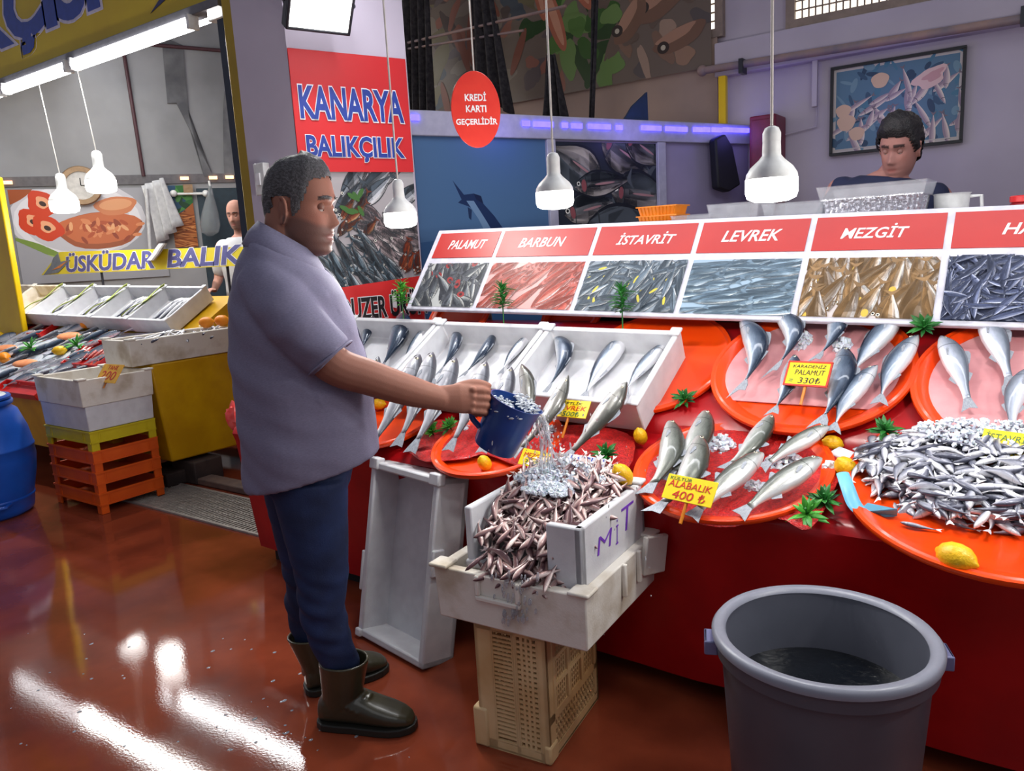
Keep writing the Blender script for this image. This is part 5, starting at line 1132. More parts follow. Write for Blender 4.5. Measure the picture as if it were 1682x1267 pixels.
# leaf strips between the boxes
for k in range(4):
    x = -5.875-.55*k; a = lframe(PU2, x, 3.455, .15)@Vector((-.05, -.2, 0)); b = lframe(PU2, x, 3.455, .15)@Vector((.04, .2, 0))
    V = []; F = []; n = 10
    for i in range(n+1):
        t = i/n; q = a.lerp(b, t); w_ = .035*math.sin(math.pi*min(1, t*.92+.06))+.004
        for s in (-1, 1): V.append(q+Vector((s*w_, 0, .012*math.sin(9*t)+s*.01)))
    for i in range(n): F.append((2*i, 2*i+1, 2*i+3, 2*i+2))
    tag(obj('lettuce_leaf', (V, F), mat('lettuce', (150, 172, 62), .5, rgb2=(186, 190, 110), scale=14, bump=.3), solid=.004), 'strip of green leaf on the edge between the %s and next foam box' % ordn[k], 'leaf', 'leaf strips between the foam boxes')
# sign on the counter
sb = thing('stall_sign', (-6.5, 3.95, 1.46), 'yellow sign with purple-blue shop lettering behind the left foam boxes', 'sign')
S0, S1 = ony(68, 452, 3.95), ony(408, 436, 3.95); S2, S3 = ony(412, 405, 3.95), ony(98, 414, 3.95)
M_sy = mat('yellow_sign', (226, 206, 44), .4, rgb2=(216, 196, 40), scale=3)
obj('board', hexa([S0, S1, S1+Vector((0, .02, 0)), S0+Vector((0, .02, 0))], [S3, S2, S2+Vector((0, .02, 0)), S3+Vector((0, .02, 0))]), M_sy, sb, smooth=False)
sx = (S1-S0).normalized(); SM = frame(S0, sx, z=(0, -1, 0)); slen = (S1-S0).length; shh = (S3-S0).dot(SM.to_3x3().col[1])
M_pb = mat('purple_blue_lettering', (92, 92, 150), .4)
def su(px): return (ony(px, 445, 3.95)-S0).dot(sx)
lettering('sign_lettering', 'ÜSKÜDAR', SM@T(su(110), shh*.06, .001), su(255)-su(110), shh*.86, M_pb, sb, .03, .2, .025, M_white)
lettering('sign_lettering', 'BALIK', SM@T(su(276), shh*.06, .001), su(402)-su(276), shh*.70, M_pb, sb, .03, .2, .025, M_white)
q = SM.inverted()
pts = [q@ony(x, y, 3.95) for x, y in ((72, 452), (84, 436), (88, 424), (96, 416), (100, 430), (116, 427), (104, 440), (96, 448))]
obj('fish_logo', xf(prism([(v.x, v.y) for v in pts], .002, .005), SM), mat('grey_logo', (120, 126, 136), .4), sb, smooth=False)
obj('fish_logo_stripe', xf(prism([(v.x, v.y) for v in [q@ony(x, y, 3.95) for x, y in ((86, 444), (112, 428), (100, 440))]], .005, .007), SM), mat('orange_logo', (220, 130, 60), .4), sb, smooth=False)
for xx in (-7.6, -5.6): obj('sign_foot', tube([(xx, 3.98, 1.6), (xx, 3.98, 1.2)], .012), M_dark, sb)
gl = thing('plastic_bag', ony(262, 405, 3.9), 'white plastic bag draped over the top of the yellow sign', 'bag')
obj('bag_body', loft([[ony(cx_+dx, py, 3.9+dy) for dx, dy in [(7*math.cos(t), .05*math.sin(t)) for t in [2*math.pi*i/12 for i in range(12)]]] for cx_, py in ((268, 400), (262, 408), (256, 418), (248, 428))]), mat('white_plastic_sheet'), gl)
ib = [[(x, y, P2[1]+P2[2]*(y-P2[0])+.010+.012*noise.noise(Vector((x*9, y*9, 3)))) for y in [2.62+.064*k for k in range(11)]] for x in [-8.6+.08*i for i in range(43)]]
tag(obj('ice_bed', ([p_ for r_ in ib for p_ in r_], [(i*11+k, (i+1)*11+k, (i+1)*11+k+1, i*11+k+1) for i in range(42) for k in range(10)]), M_ice, solid=.012), 'bed of crushed ice under the rows of fish on the left stall', 'ice', kind='stuff')
# rows of fish on the slope
def p2(px, py, off=.03):
    q = onpl(px, py, P2); return q+pnorm(P2)*off
rows = []
R = random.Random(19)
for r_, (py0, py1, n) in enumerate(((540, 552, 8), (556, 572, 9), (572, 592, 10), (596, 612, 8), (618, 632, 5))):
    for i in range(n):
        px = -10+i*(240-r_*26)/n*1.05+R.uniform(-5, 5); py = py0+(py1-py0)*R.random()+2
        h, t = p2(px+44, py-12, .045), p2(px-12, py+9, .04)
        kind = R.choice(('bonito', 'whiting', 'whiting'))
        rows.append(fish(kind, F_bonito if kind == 'bonito' else F_white, h, t, pnorm(P2)+Vector((.4, -.4, 0)), '%s on the slope of the left stall, %s row from the top' % ('dark-backed fish' if kind == 'bonito' else 'silver fish', ('first', 'second', 'third', 'fourth', 'fifth')[r_]), 'fish', '%s in the %s row of the left stall' % ('dark-backed fish' if kind == 'bonito' else 'silver fish', ('first', 'second', 'third', 'fourth', 'fifth')[r_]), .03, R.random() < .5, 1.0))
M_rt = mat('red_plastic', (206, 30, 26), .3, rgb2=(196, 24, 20), coat=.3)
for px, py, w_, d_, lab in ((160, 588, .52, .30, 'red tray of red fish beside the soiled foam box on the left stall'), (60, 545, .6, .2, 'red tray under the upper rows of fish on the left stall'), (40, 645, .7, .14, 'red tray edge low at the left edge of the left stall')):
    q = onpl(px, py, P2); tag(obj('red_tray', tub(w_, d_, .05, .012, .012, -.0), M_rt, M=pframe(P2, q.x, q.y, .006), bevel=.004), lab, 'tray', 'red trays of the left stall')
F_redf = fish_mat('red_fish_skin', (196, 46, 36), (222, 96, 80), (236, 180, 168), .3, .1, .3)
for i in range(9):
    h, t = p2(150+i*6.5, 577+i*1.5, .05), p2(128+i*6.5, 598+i*.5, .05)
    fish('whiting', F_redf, h, t, pnorm(P2)+Vector((.4, -.4, 0)), 'red fish on the red tray beside the soiled foam box', 'fish', 'red fish on the red tray', .03, False, 1.1)
for px, py, k, m, nm, lab in ((147, 541, 1.7, M_org, 'orange', 'orange between the upper rows of fish on the left stall'), (105, 585, 1.6, M_lem, 'lemon', 'lemon among the middle rows of fish on the left stall'), (14, 596, 2.0, M_org, 'orange', 'orange at the left edge among the fish'), (5, 560, 1.6, M_lem, 'lemon', 'upper lemon at the left edge among the fish')):
    lemon(p2(px, py, .055), lab, k*.8, R.uniform(0, 3), m, nm, cat=nm)
for px, py, lab in ((135, 578, 'green leaf sprig at the end of the red tray on the left stall'), (8, 548, 'green leaf sprig at the left edge above the fish'), (60, 582, 'green leaf sprig among the middle rows of fish on the left stall')):
    q = onpl(px, py, P2); sprig(pframe(P2, q.x, q.y, .05)@Matrix.Scale(1.8, 4), lab, 'c')
for px, py in ((48, 605), (120, 560), (15, 580)):
    q = p2(px, py, .05); tag(obj('salmon_slice', ball((0, 0, 0), (.12, .05, .02), 16, 8, T(q)@Rz(.4)@Rx(.5)), mat('salmon_flesh', (232, 156, 106), .4, rgb2=(222, 132, 86), scale=14)), 'orange fish slice among the fish, %s' % {48: 'above the stacked foam boxes', 120: 'between the two upper rows', 15: 'at the left edge'}[px], 'fish slice')
# foam box on the yellow end block
eb = foam_box(T(-4.975, 3.03, .868)@Rz(math.radians(-2)), .36, .80, .17, 'soiled foam box of small fish on the end of the yellow counter', 'foam_box', M_foamd, None, .014, .03)
eM = T(-4.975, 3.03, .868)
def pose(R): return eM@Vector((R.uniform(-.13, .13), R.uniform(-.33, .36), .13+R.uniform(-.01, .045))), Vector((.1, -.2, 1)).normalized()
heap(46, pose, .16, F_silver, 'small silver fish in the soiled foam box on the yellow counter', 'small fish on the yellow counter end', 51, 'small_silver_fish', .3)
for px, py, lab in ((339, 528, 'left orange on the soiled foam box of the yellow counter end'), (365, 531, 'right orange on the soiled foam box, next to the man')):
    q = onx(px, py, -4.93); lemon((q.x, q.y, 1.085), lab, 1.35, .5, M_org, 'orange', cat='orange')
# stack of crates
def slat_crate(z, m, label, h=.135):
    M = T(-5.02, 2.475, z); w_, d_ = .56, .42; o = thing('stacking_crate', M, label, 'crate', 'stacking crates under the foam boxes')
    g = []
    for sx in (-1, 1):
        for sy in (-1, 1):
            X, Y, e, t_ = sx*w_/2, sy*d_/2, .05, .014
            P_ = [(X, Y), (X-sx*e, Y), (X-sx*e, Y-sy*t_), (X-sx*t_, Y-sy*t_), (X-sx*t_, Y-sy*e), (X, Y-sy*e)]
            g.append(prism(P_, 0, h-.001))
    for q in g: obj('corner_post', xf(q, M), m, o, bevel=.002)
    sd = tub(w_+.004, d_+.004, h*.6, .010, .008); sd = xf(sd, T(0, 0, h*.40))
    obj('side_wall', xf(sd, M), m, o, bevel=.002)
    obj('side_rib', xf(join(box(-w_/2-.008, w_/2+.008, -d_/2-.008, -d_/2+.004, h*.92, h+.0005), box(w_/2-.004, w_/2+.008, -d_/2+.004, d_/2, h*.92, h+.0005), box(w_/2-.002, w_/2+.006, -d_/2, d_/2, h*.395, h*.47), box(-w_/2, w_/2, -d_/2-.006, -d_/2+.002, h*.395, h*.47), *[box(w_/2, w_/2+.004, y, y+.006, h*.45, h*.92) for y in (-.16, -.15, .14, .15)], *[box(x, x+.006, -d_/2-.004, -d_/2, h*.45, h*.92) for x in (-.22, -.2, .19, .21)]), M), m, o, smooth=False)
    return o
M_co = mat('orange_crate', (222, 92, 18), .4, rgb2=(208, 80, 14), scale=6); M_cy = mat('yellow_crate', (206, 188, 20), .4, rgb2=(192, 172, 18), scale=6)
for k, lab in enumerate(('lowest orange crate of the stack beside the blue barrel', 'middle orange crate of the stack beside the blue barrel', 'top orange crate of the stack, under the yellow crate')): slat_crate(.001+.134*k, M_co, lab)
slat_crate(.001+.134*3, M_cy, 'yellow crate on top of the three orange crates', .125)
foam_box(T(-5.02, 2.475, .530), .57, .43, .155, 'closed-looking lower white foam box on the yellow crate', 'foam_box', M_foam, None, .0, .03)
tb2 = foam_box(T(-5.02, 2.475, .684)@Rz(-.02), .60, .46, .165, 'soiled upper foam box on the stack of crates, holding a yellow price tag', 'foam_box', M_foamd, None, .012, .03)
card(((163, 602), (195, 604), (156, 627)), (2.5, .80, 0), [('200', .12, .85, .15, .62, M_inkr), ('TANE', .3, .8, .7, .92, M_inkr)], 'orange-yellow price card stuck in the stacked foam box', mat('amber_card', (240, 176, 20), .4), off=.06)
# barrel
M_bar = mat('blue_barrel_plastic', (22, 88, 190), .35, rgb2=(16, 74, 168), scale=4, bump=.05, bscale=20)
Bm = T(-5.47, 1.92, 0); ba = thing('blue_barrel', Bm, 'blue plastic barrel with white lid at the left edge', 'barrel')
obj('barrel_body', lathe([(.001, 0), (.23, 0), (.255, .02), (.262, .05), (.268, .10), (.272, .105), (.272, .115), (.268, .12), (.30, .26), (.312, .36), (.308, .42), (.312, .425), (.312, .435), (.307, .44), (.29, .54), (.25, .66), (.215, .69), (.21, .72)], 56, Bm), M_bar, ba, auto=50)
obj('clamp_ring', lathe([(.208, .70), (.232, .702), (.236, .715), (.232, .728), (.208, .73)], 56, Bm, cap=False), M_bar, ba); obj('clamp_ring', lathe([(.206, .735), (.226, .737), (.228, .75), (.220, .76), (.204, .76)], 56, Bm, cap=False), M_bar, ba)
obj('lid', lathe([(.001, .775), (.16, .775), (.19, .768), (.212, .752), (.212, .74), (.001, .74)], 48, Bm), mat('white_barrel_lid', (196, 202, 208), .4), ba)
for z, L in ((.60, .12), (.10, .12)):
    an = -.35; rr = np.interp(z, [.1, .6], [.285, .285]); c = Vector((-5.47+rr*math.cos(an), 1.92+rr*math.sin(an), z)); tn = Vector((-math.sin(an), math.cos(an), 0)); on = Vector((math.cos(an), math.sin(an), 0))
    obj('handle', tube([c-tn*L-on*.05, c-tn*L*.8+on*.02, c+on*.035, c+tn*L*.8+on*.02, c+tn*L-on*.05], .012, 8), M_bar, ba)
# red bag hanging behind the man
rbg = thing("red_bag", ony(389, 700, 2.45), 'crumpled red plastic bag behind the back of the man', 'bag')
c = ony(389, 684, 2.45); Rr = random.Random(6)
obj('bag_body', ([c+Vector((.065*v.x, .05*v.y, .075*v.z))*(1+.35*noise.noise(Vector(v)*2.3)) for v in [Vector(q) for q in ball((0, 0, 0), 1, 20, 12)[0]]], ball((0, 0, 0), 1, 20, 12)[1]), mat('red_plastic_bag', (222, 48, 44), .3, rgb2=(236, 110, 104), scale=14, bump=.4, bscale=14), rbg)
obj('bag_handle', tube(bez([c+Vector((0, 0, .05)), (c+Vector((-3.20, 2.42, .80)))/2+Vector((-.01, 0, .03)), Vector((-3.20, 2.42, .79))], 5), .010), mat('red_plastic_bag'), rbg)
# ------------------------------------------------------------------ people
HZ = [.120, .112, .10, .08, .06, .03, .015, 0, -.02, -.045, -.065, -.075, -.088, -.098, -.110, -.120, -.126]
HF = [.004, .036, .060, .080, .090, .098, .099, .091, .092, .094, .096, .093, .094, .090, .093, .080, .050]
HB = [.004, .040, .062, .084, .095, .101, .102, .101, .098, .090, .080, .074, .066, .062, .058, .055, .050]
HW = [.004, .034, .052, .066, .073, .0775, .078, .077, .0745, .070, .066, .063, .058, .053, .046, .036, .022]
def hI(a, z): return float(np.interp(-z, [-q for q in HZ], a))
def head_pt(z, th, inflate=0., nose=1., jaw=1.):
    F_, B_, W_ = hI(HF, z)+inflate, hI(HB, z)+inflate, hI(HW, z)+inflate
    if z < -.03: W_ *= 1+(jaw-1)*min(1, (-z-.03)/.05)
    c, s = math.cos(th), math.sin(th); q = 2/2.25
    x = math.copysign(abs(c)**q, c)*(F_ if c > 0 else B_); y = math.copysign(abs(s)**q, s)*W_
    if c > 0 and inflate == 0:
        g = lambda u, w: math.exp(-(u/w)**2)
        nz = float(np.interp(z, [-.058, -.050, -.042, -.02, 0, .018], [0, .012, .029, .017, .006, 0]))*nose
        x += nz*g(y, float(np.interp(z, [-.05, 0], [.0145, .009])))
        x += .007*nose*g(abs(y)-.013, .006)*g(z+.046, .007)
        x -= .013*g(abs(y)-.031, .015)*g(z+.002, .012)
        x += .005*g(abs(y)-.028, .020)*g(z-.019, .008)
        x += .004*g(abs(y)-.042, .018)*g(z+.034, .02)
        x += .005*g(y, .020)*(g(z+.067, .006)+.9*g(z+.085, .007)) - .005*g(z+.076, .0035)*g(y, .026)
    return (x, y, z)
def head_geo(n=64, m=84, **k):
    rings = [[head_pt(-.126+.246*j/(m-1), 2*math.pi*i/n, **k) for i in range(n)] for j in range(m)]
    g = loft(rings)
    for s in (-1, 1):
        E = T(-.012, s*.080, -.012)@Rz(s*.30)@Rx(-s*.12)@Ry(.12)@Matrix.Scale(.88, 4)
        g = join(g, ball((0, 0, 0), (.018, .008, .032), 16, 12, E), tube([E@Vector((.018*math.cos(t), s*.008, .034*math.sin(t)-(.004 if t < 0 else 0))) for t in [-1.9+.36*k for k in range(12)]], .0048, 8), ball((.002, s*.006, -.030), (.010, .007, .010), 12, 8, E))
    return g
def hair_geo(mask, n=72, m=60, thick=.012, seed=0, zmin=-.10, ns=.004, front=.0):
    V, F, ok = [], [], []
    for j in range(m):
        z = zmin+(.1195-zmin)*(j/(m-1))**.85
        for i in range(n):
            th = 2*math.pi*i/n-math.pi; p = Vector(head_pt(z, th, inflate=.0005)); a = mask(z, th)
            nrm = Vector((p.x, p.y, p.z*.9)).normalized(); t = thick*min(1, max(0, a)*1.0)
            t += front*max(0, math.cos(th))*max(0, (z-.05)/.07)
            V.append(p+nrm*(t*(1+.22*noise.noise(p*60+Vector((seed, 0, 0))))+ns*max(0, min(1, a))*noise.noise(Vector((p.x*70, p.y*170, p.z*120)))) if a > 0 else p*.97); ok.append(a > 0)
    for j in range(m-1):
        for i in range(n):
            q = (j*n+i, j*n+(i+1) % n, (j+1)*n+(i+1) % n, (j+1)*n+i)
            if sum(ok[k] for k in q) >= 3: F.append(q)
    k = len(V); V.append(Vector((0, 0, .1195+thick*1.0))); F += [((m-1)*n+i, (m-1)*n+(i+1) % n, k) for i in range(n)]
    return V, F
M_skin = vcol_mat('skin', .6, .28, bump=.08, bscale=400, sss=.06)
M_eye = mat('eye_white', (206, 198, 192), .2); M_iris = mat('dark_iris', (34, 24, 20), .1)
M_hair = mat('greying_dark_hair', (54, 52, 54), .6, rgb2=(96, 94, 98), scale=90, stretch=(1, 3, 2), thr=(.4, .7), bump=.6, bscale=220)
M_hairb = mat('black_hair', (20, 17, 20), .5, rgb2=(34, 28, 30), scale=60, bump=.5, bscale=180)
def eyes(HM, person, skin, lid=.55, down=.5):
    ml = mat('lid_skin_%d' % skin[0], skin, .5)
    for s in (-1, 1):
        c = Vector((.0755, s*.031, -.003)); e = obj('eye', xf(ball(c, .0125, 18, 12), HM), M_eye, person)
        g = Vector((math.cos(down), s*-.02, -math.sin(down))); obj('iris', xf(ball(c+g*.0075, (.0058, .0058, .0058), 12, 8), HM), M_iris, e)
        V = [(r_*math.cos(t), r_*math.sin(t), z_) for r_, z_ in [(.0131*math.sin(a), .0131*math.cos(a)) for a in [.05+(math.pi*lid)*k/8 for k in range(9)]] for t in [2*math.pi*i/20 for i in range(20)]]
        Fc = [(k*20+i, k*20+(i+1) % 20, (k+1)*20+(i+1) % 20, (k+1)*20+i) for k in range(8) for i in range(20)]
        obj('eyelid', xf((V, Fc), HM@T(c)@Ry(.15)), ml, e)
def skin_colours(A, HM, base, stub=None, lips=(128, 78, 74), brow=(44, 38, 38), zc=-.032, nape=None):
    I = np.array(HM.inverted()); P = np.c_[A, np.ones(len(A))]@I.T
    C = np.tile(np.array(lin(base)[:3]), (len(A), 1))
    x, y, z = P[:, 0], P[:, 1], P[:, 2]; near = (np.abs(y) < .12) & (z > -.19) & (z < .13) & (x > -.13) & (x < .16)
    nz = np.array([noise.noise(Vector(p)*35) for p in P[:, :3]])*.5 if len(A) < 9e5 else 0
    C *= (1+.10*nz)[:, None]
    def mixc(w, c):
        nonlocal C
        w = (np.clip(w, 0, 1)*near)[:, None]; C = C*(1-w)+np.array(lin(c)[:3])*w
    rd = np.exp(-((np.abs(y)-.045)/.02)**2-((z+.03)/.02)**2)*(x > .03)*.25; mixc(rd, (176, 104, 88))
    if stub:
        edge = zc-.012*np.clip((x-.05)/.04, -1, 1)+.006*nz
        w = np.clip((edge-z)/.012, 0, 1)*(x > -.012)*.72*np.clip((z+.155)/.03, 0, 1)
        must = np.exp(-((z+.058)/.006)**2)*(np.abs(y) < .032)*(x > .06)*.7
        mixc(np.maximum(w, must)*(.85+.3*nz), stub)
    if nape: mixc(np.clip((-.045-x-.25*(z+.1))/.02, 0, 1)*np.clip((-z-.05)/.02, 0, 1)*np.clip((z+.165)/.02, 0, 1)*.9, nape)
    mixc(np.exp(-((z+.076)/.009)**2)*np.exp(-(y/.021)**4)*(x > .075)*.85, lips)
    mixc(((np.abs(np.abs(y)-.031) < .021) & (np.abs(z-.021+.12*(np.abs(np.abs(y)-.028))) < .0052) & (x > .04))*.9, brow)
    return C
def limb(pts, rad, n=18):
    """pts world points, rad scalar or (across, up) pair; smooth path"""
    P = bez(pts, 5); rr = []
    for i in range(len(P)):
        t = i/5; k = min(int(t), len(pts)-2); f = t-k
        a, b = rad[k], rad[k+1]; rr.append(a+(b-a)*f if not isinstance(a, tuple) else tuple(x+(y-x)*f for x, y in zip(a, b)))
    if not isinstance(rad[0], tuple): return join(tube(P, rr, n), ball(P[0], rr[0]*.98, 14, 10), ball(P[-1], rr[-1]*.98, 14, 10))
    return P, rr
# ------------------------------------------------------------------ the man with the jug
MO = Vector((-1.80, 1.58, 0)); MV = MO.normalized(); ME = Vector((MV.y, -MV.x, 0)); MD = MO.length
def MP(px, py, dd=0.):
    d = Vector(ray(px, py)); return Vector((0, 0, EYE))+d*((MD+dd)/d.dot(MV))
man = thing('person', (-1.84, 1.60, 0), 'man in grey-lilac short-sleeved shirt, jeans and rubber boots pouring water from a blue jug', 'person')
fa = math.radians(27); MF_ = Vector((math.cos(fa), math.sin(fa), 0)); ML = Vector((-MF_.y, MF_.x, 0))
hc = MP(493, 338, 0); ha = math.radians(24)
HM = T(hc)@Rz(ha)@Ry(math.radians(5))@Matrix.Diagonal((1.02, 1.04, 1.16, 1))
def ering(L, R, b, dd=0., n=36, p=2.3, dl=0.):
    """oval ring between two spots of the outline; b half depth along the sight line"""
    a0, a1 = MP(*L, dd), MP(*R, dd); c = (a0+a1)/2; ax = (a1-a0)/2; q = 2/p; out = []
    for i in range(n):
        t = 2*math.pi*i/n; ct_, st = math.cos(t), math.sin(t)
        out.append(c+ax*math.copysign(abs(ct_)**q, ct_)+MV*b*math.copysign(abs(st)**q, st)+Vector((0, 0, dl*st)))
    return out
parts = [xf(head_geo(jaw=1.12), HM)]
parts.append(tube([MP(470, 345), MP(468, 400), MP(464, 450)], [.058, .062, .08], 24))      # neck
parts.append(tube([MP(488, 398), MP(478, 430)], [.045, .06], 20))
parts.append(loft([ering((412, 780), (560, 760), .13), ering((400, 660), (590, 640), .14), ering((392, 540), (560, 530), .14), ering((405, 470), (530, 475), .13), ering((440, 425), (498, 445), .06)]))
# right arm with the jug
parts.append(limb([MP(462, 480, -.12), MP(492, 535, -.185), MP(545, 597, -.195), MP(605, 620, -.19), MP(672, 642, -.175), MP(722, 655, -.165)], [.052, .058, .056, .052, .046, .036]))
# hand closed on the jug's handle: back of the hand to the camera, thumb over the top
def HP(px, py, dd): return MP(px, py, -.165+dd)
def oval(c, ax, az, r1, r2, n=18): return [c+ax*r1*math.cos(t)+az*r2*math.sin(t) for t in [2*math.pi*i/n for i in range(n)]]
U_ = Vector((0, 0, 1))
parts.append(loft([oval(HP(715, 654, 0), MV, U_, .028, .036), oval(HP(735, 655, .0), MV, U_, .026, .041), oval(HP(755, 655, .0), MV, U_, .024, .046), oval(HP(774, 656, .004), MV, U_, .021, .046), oval(HP(786, 657, .010), MV, U_, .015, .040)]))
for i, (py, r, L) in enumerate(((640, .0115, 1.0), (652, .0118, 1.06), (664, .0112, 1.0), (675, .0100, .85))):
    k = 1.0
    parts.append(tube(bez([HP(776, py, -.002), HP(792-2*(i == 3), py+1, .004), HP(801-3*(i == 3), py+3, .022), HP(798-2*i, py+5, .044), HP(785, py+5, .052), HP(776, py+4, .046)], 4), [r*1.05]*3+[r]*14+[r*.8]*4, 12))
    parts.append(ball(HP(777-2*(i == 3), py, -.010), (.011, .011, .010), 10, 8))
    parts.append(ball(HP(776, py+4, .046), r*.8, 10, 8))
parts.append(tube(bez([HP(745, 640, .010), HP(766, 632, .018), HP(786, 630, .020), HP(803, 634, .022)], 4), [.016, .0158, .0155, .015, .0145, .014, .0138, .0135, .013, .0128, .0122, .0115, .0095], 12)); parts.append(ball(HP(803, 634, .022), .0095, 10, 8))
# left arm hanging on the far side
lsh = MP(470, 455, .20)
parts.append(limb([lsh, lsh+Vector((.0, .03, -.16)), lsh+Vector((.0, .05, -.31)), lsh+Vector((.01, .03, -.44)), lsh+Vector((.02, .0, -.54))], [.05, .052, .048, .042, .032]))
lh = lsh+Vector((.02, .0, -.54)); parts.append(ball(lh+Vector((.02, 0, -.05)), (.030, .020, .05), 14, 10))
for i in range(4): parts.append(tube([lh+Vector((.0+.016*i, .0, -.08)), lh+Vector((.012+.016*i, -.005, -.115)), lh+Vector((.008+.015*i, -.016, -.145))], [.0095, .009, .007], 10))
parts.append(tube([lh+Vector((.04, -.01, -.03)), lh+Vector((.062, -.02, -.065)), lh+Vector((.066, -.026, -.09))], [.012, .011, .008], 10))
# legs
nl = [((440, 790), (572, 780), .105, -.05), ((462, 870), (572, 870), .090, -.06), ((482, 940), (573, 940), .080, -.065), ((492, 1000), (566, 1000), .068, -.07), ((507, 1055), (578, 1050), .058, -.07), ((528, 1092), (590, 1082), .046, -.07), ((538, 1130), (590, 1120), .036, -.07), ((545, 1165), (590, 1155), .032, -.07)]
fl_ = [((428, 790), (530, 785), .100, .11), ((448, 870), (532, 865), .085, .14), ((466, 940), (530, 940), .074, .17), ((470, 1000), (530, 1000), .064, .19), ((478, 1040), (532, 1036), .050, .20), ((486, 1070), (530, 1065), .038, .20), ((490, 1110), (528, 1100), .03, .20)]
for LL in (nl, fl_): parts.append(loft([ering((a[0]+6, a[1]), (b[0]-6, b[1]), w-.012, d_, 24) for a, b, w, d_ in LL]))
A, F_ = remeshed('body', join(*parts), .0036, 5)
SK = (138, 93, 78)
body = obj('body', ([Vector(v) for v in A], F_), M_skin, man, col=skin_colours(A, HM, SK, stub=(66, 56, 56), nape=(62, 58, 60)), auto=0)
eyes(HM, man, (128, 84, 70), .60, .55)
def man_mask(z, th):
    a = abs(th)
    if a < .9: lim = .070-.010*(a/.9)
    elif a < 1.25: lim = .060-.075*(a-.9)/.35
    elif a < 1.5: lim = -.015-.018*(a-1.25)/.25
    elif a < 1.95: lim = .018 if a > 1.56 else -.03
    elif a < 2.2: lim = .018-.108*(a-1.95)/.25
    else: lim = -.090
    return (z-lim)/.022
obj('hair', xf(hair_geo(man_mask, thick=.005, seed=3, front=.012, ns=.0010), HM), M_hair, man, auto=0)
for s in (-1, 1):
    obj('eyebrow', xf(tube([Vector(head_pt(.0225-.10*abs(y-.03), math.asin(min(.99, (y/.0775)**(2.25/2))*s)))+Vector((.002, 0, 0)) for y in (.012, .020, .030, .040, .049)], [.002, .003, .0033, .0028, .0015], 8), HM), M_hair, man)
# shirt
M_shirt = mat('lilac_grey_shirt', (122, 118, 142), .8, rgb2=(108, 105, 128), scale=130, stretch=(1, 1, 6), bump=.12, bscale=300)
R_ = [((402, 806), (622, 736), .175), ((397, 745), (618, 695), .185), ((388, 675), (614, 640), .192), ((379, 600), (601, 580), .195), ((374, 535), (582, 525), .195), ((377, 478), (563, 480), .19), ((388, 432), (543, 452), .175), ((404, 398), (524, 436), .14), ((424, 376), (508, 420), .082), ((436, 368), (502, 412), .06)]
tor = loft([ering(l, r, b, .0, 40, 2.35) for l, r, b in R_])
slv = limb([MP(438, 462, -.11), MP(462, 500, -.16), MP(505, 555, -.19), MP(541, 585, -.195)], [.085, .088, .080, .074])
slv = tube(bez([MP(428, 452, -.085), MP(462, 500, -.155), MP(505, 552, -.19), MP(543, 588, -.195)], 6), [.074, .08, .083, .083, .085, .086, .086, .085, .084, .083, .082, .081, .080, .079, .078, .077, .076, .075, .074], 24)
slf = limb([MP(470, 455, .14), lsh+Vector((.0, .02, -.08)), lsh+Vector((.0, .04, -.22))], [.08, .078, .072])
A, F_ = remeshed('shirt', join(tor, slv, slf), .0075, 8)
Vs = []
sh0, el0 = MP(430, 455, -.15), MP(545, 590, -.195)
for v in A:
    p = Vector(v); w = .006*noise.noise(Vector((p.x*9+p.z*5, p.y*9, p.z*7)))+.007*noise.noise(Vector((p.x*4, p.y*4, p.z*17+p.x*9)))
    ax = (el0-sh0).normalized(); tt = (p-sh0).dot(ax); rad = (p-sh0-ax*tt).length
    if rad < .11 and tt > 0: w += .006*math.sin(tt*55+8*(p-sh0).dot(MV))*noise.noise(p*8)
    dctr = Vector((p.x-MO.x, p.y-MO.y, 0)); Vs.append(p+(dctr.normalized() if dctr.length > 1e-4 else dctr)*w)
shirt = obj('shirt', (Vs, F_), M_shirt, man, auto=0)
col_top = [ering(l, r, b, 0, 40, 2.1) for l, r, b in (((425, 364), (515, 416), .086), ((399, 402), (538, 458), .150))]
mid_ = [ (a+b)/2+ (((a+b)/2-MP(468, 405)).normalized())*.006 for a, b in zip(*col_top)]
ck = loft([col_top[0], mid_, col_top[1]], cap=False)
obj('collar', ck, M_shirt, shirt, solid=.008)
tp_ = [MP(522, 446, -.05), MP(505, 462, -.11), MP(500, 425, -.10)]
obj('collar_point', (tp_+[v+Vector((.004, -.004, 0)) for v in tp_], [(0, 1, 2), (5, 4, 3), (0, 3, 4, 1), (1, 4, 5, 2), (2, 5, 3, 0)]), M_shirt, shirt)
pl_ = [ering(l, r, b, .0, 40, 2.35)[2]+ (MP(r[0], r[1])-MP(l[0], l[1])).normalized()*.004 for l, r, b in R_[:8]]
obj('placket', tube(bez(pl_, 5), .0065, 8), mat('navy_placket', (38, 40, 66), .6), shirt)
obj('sleeve_hem', tube([MP(543, 588, -.195)+q for q in [((Vector((0, 0, 1)).cross((el0-sh0).normalized())).normalized()*math.cos(t)+((el0-sh0).normalized().cross(Vector((0, 0, 1)).cross((el0-sh0).normalized()).normalized()))*math.sin(t))*.0745 for t in [2*math.pi*i/28 for i in range(29)]]], .0035, 6), M_shirt, shirt)
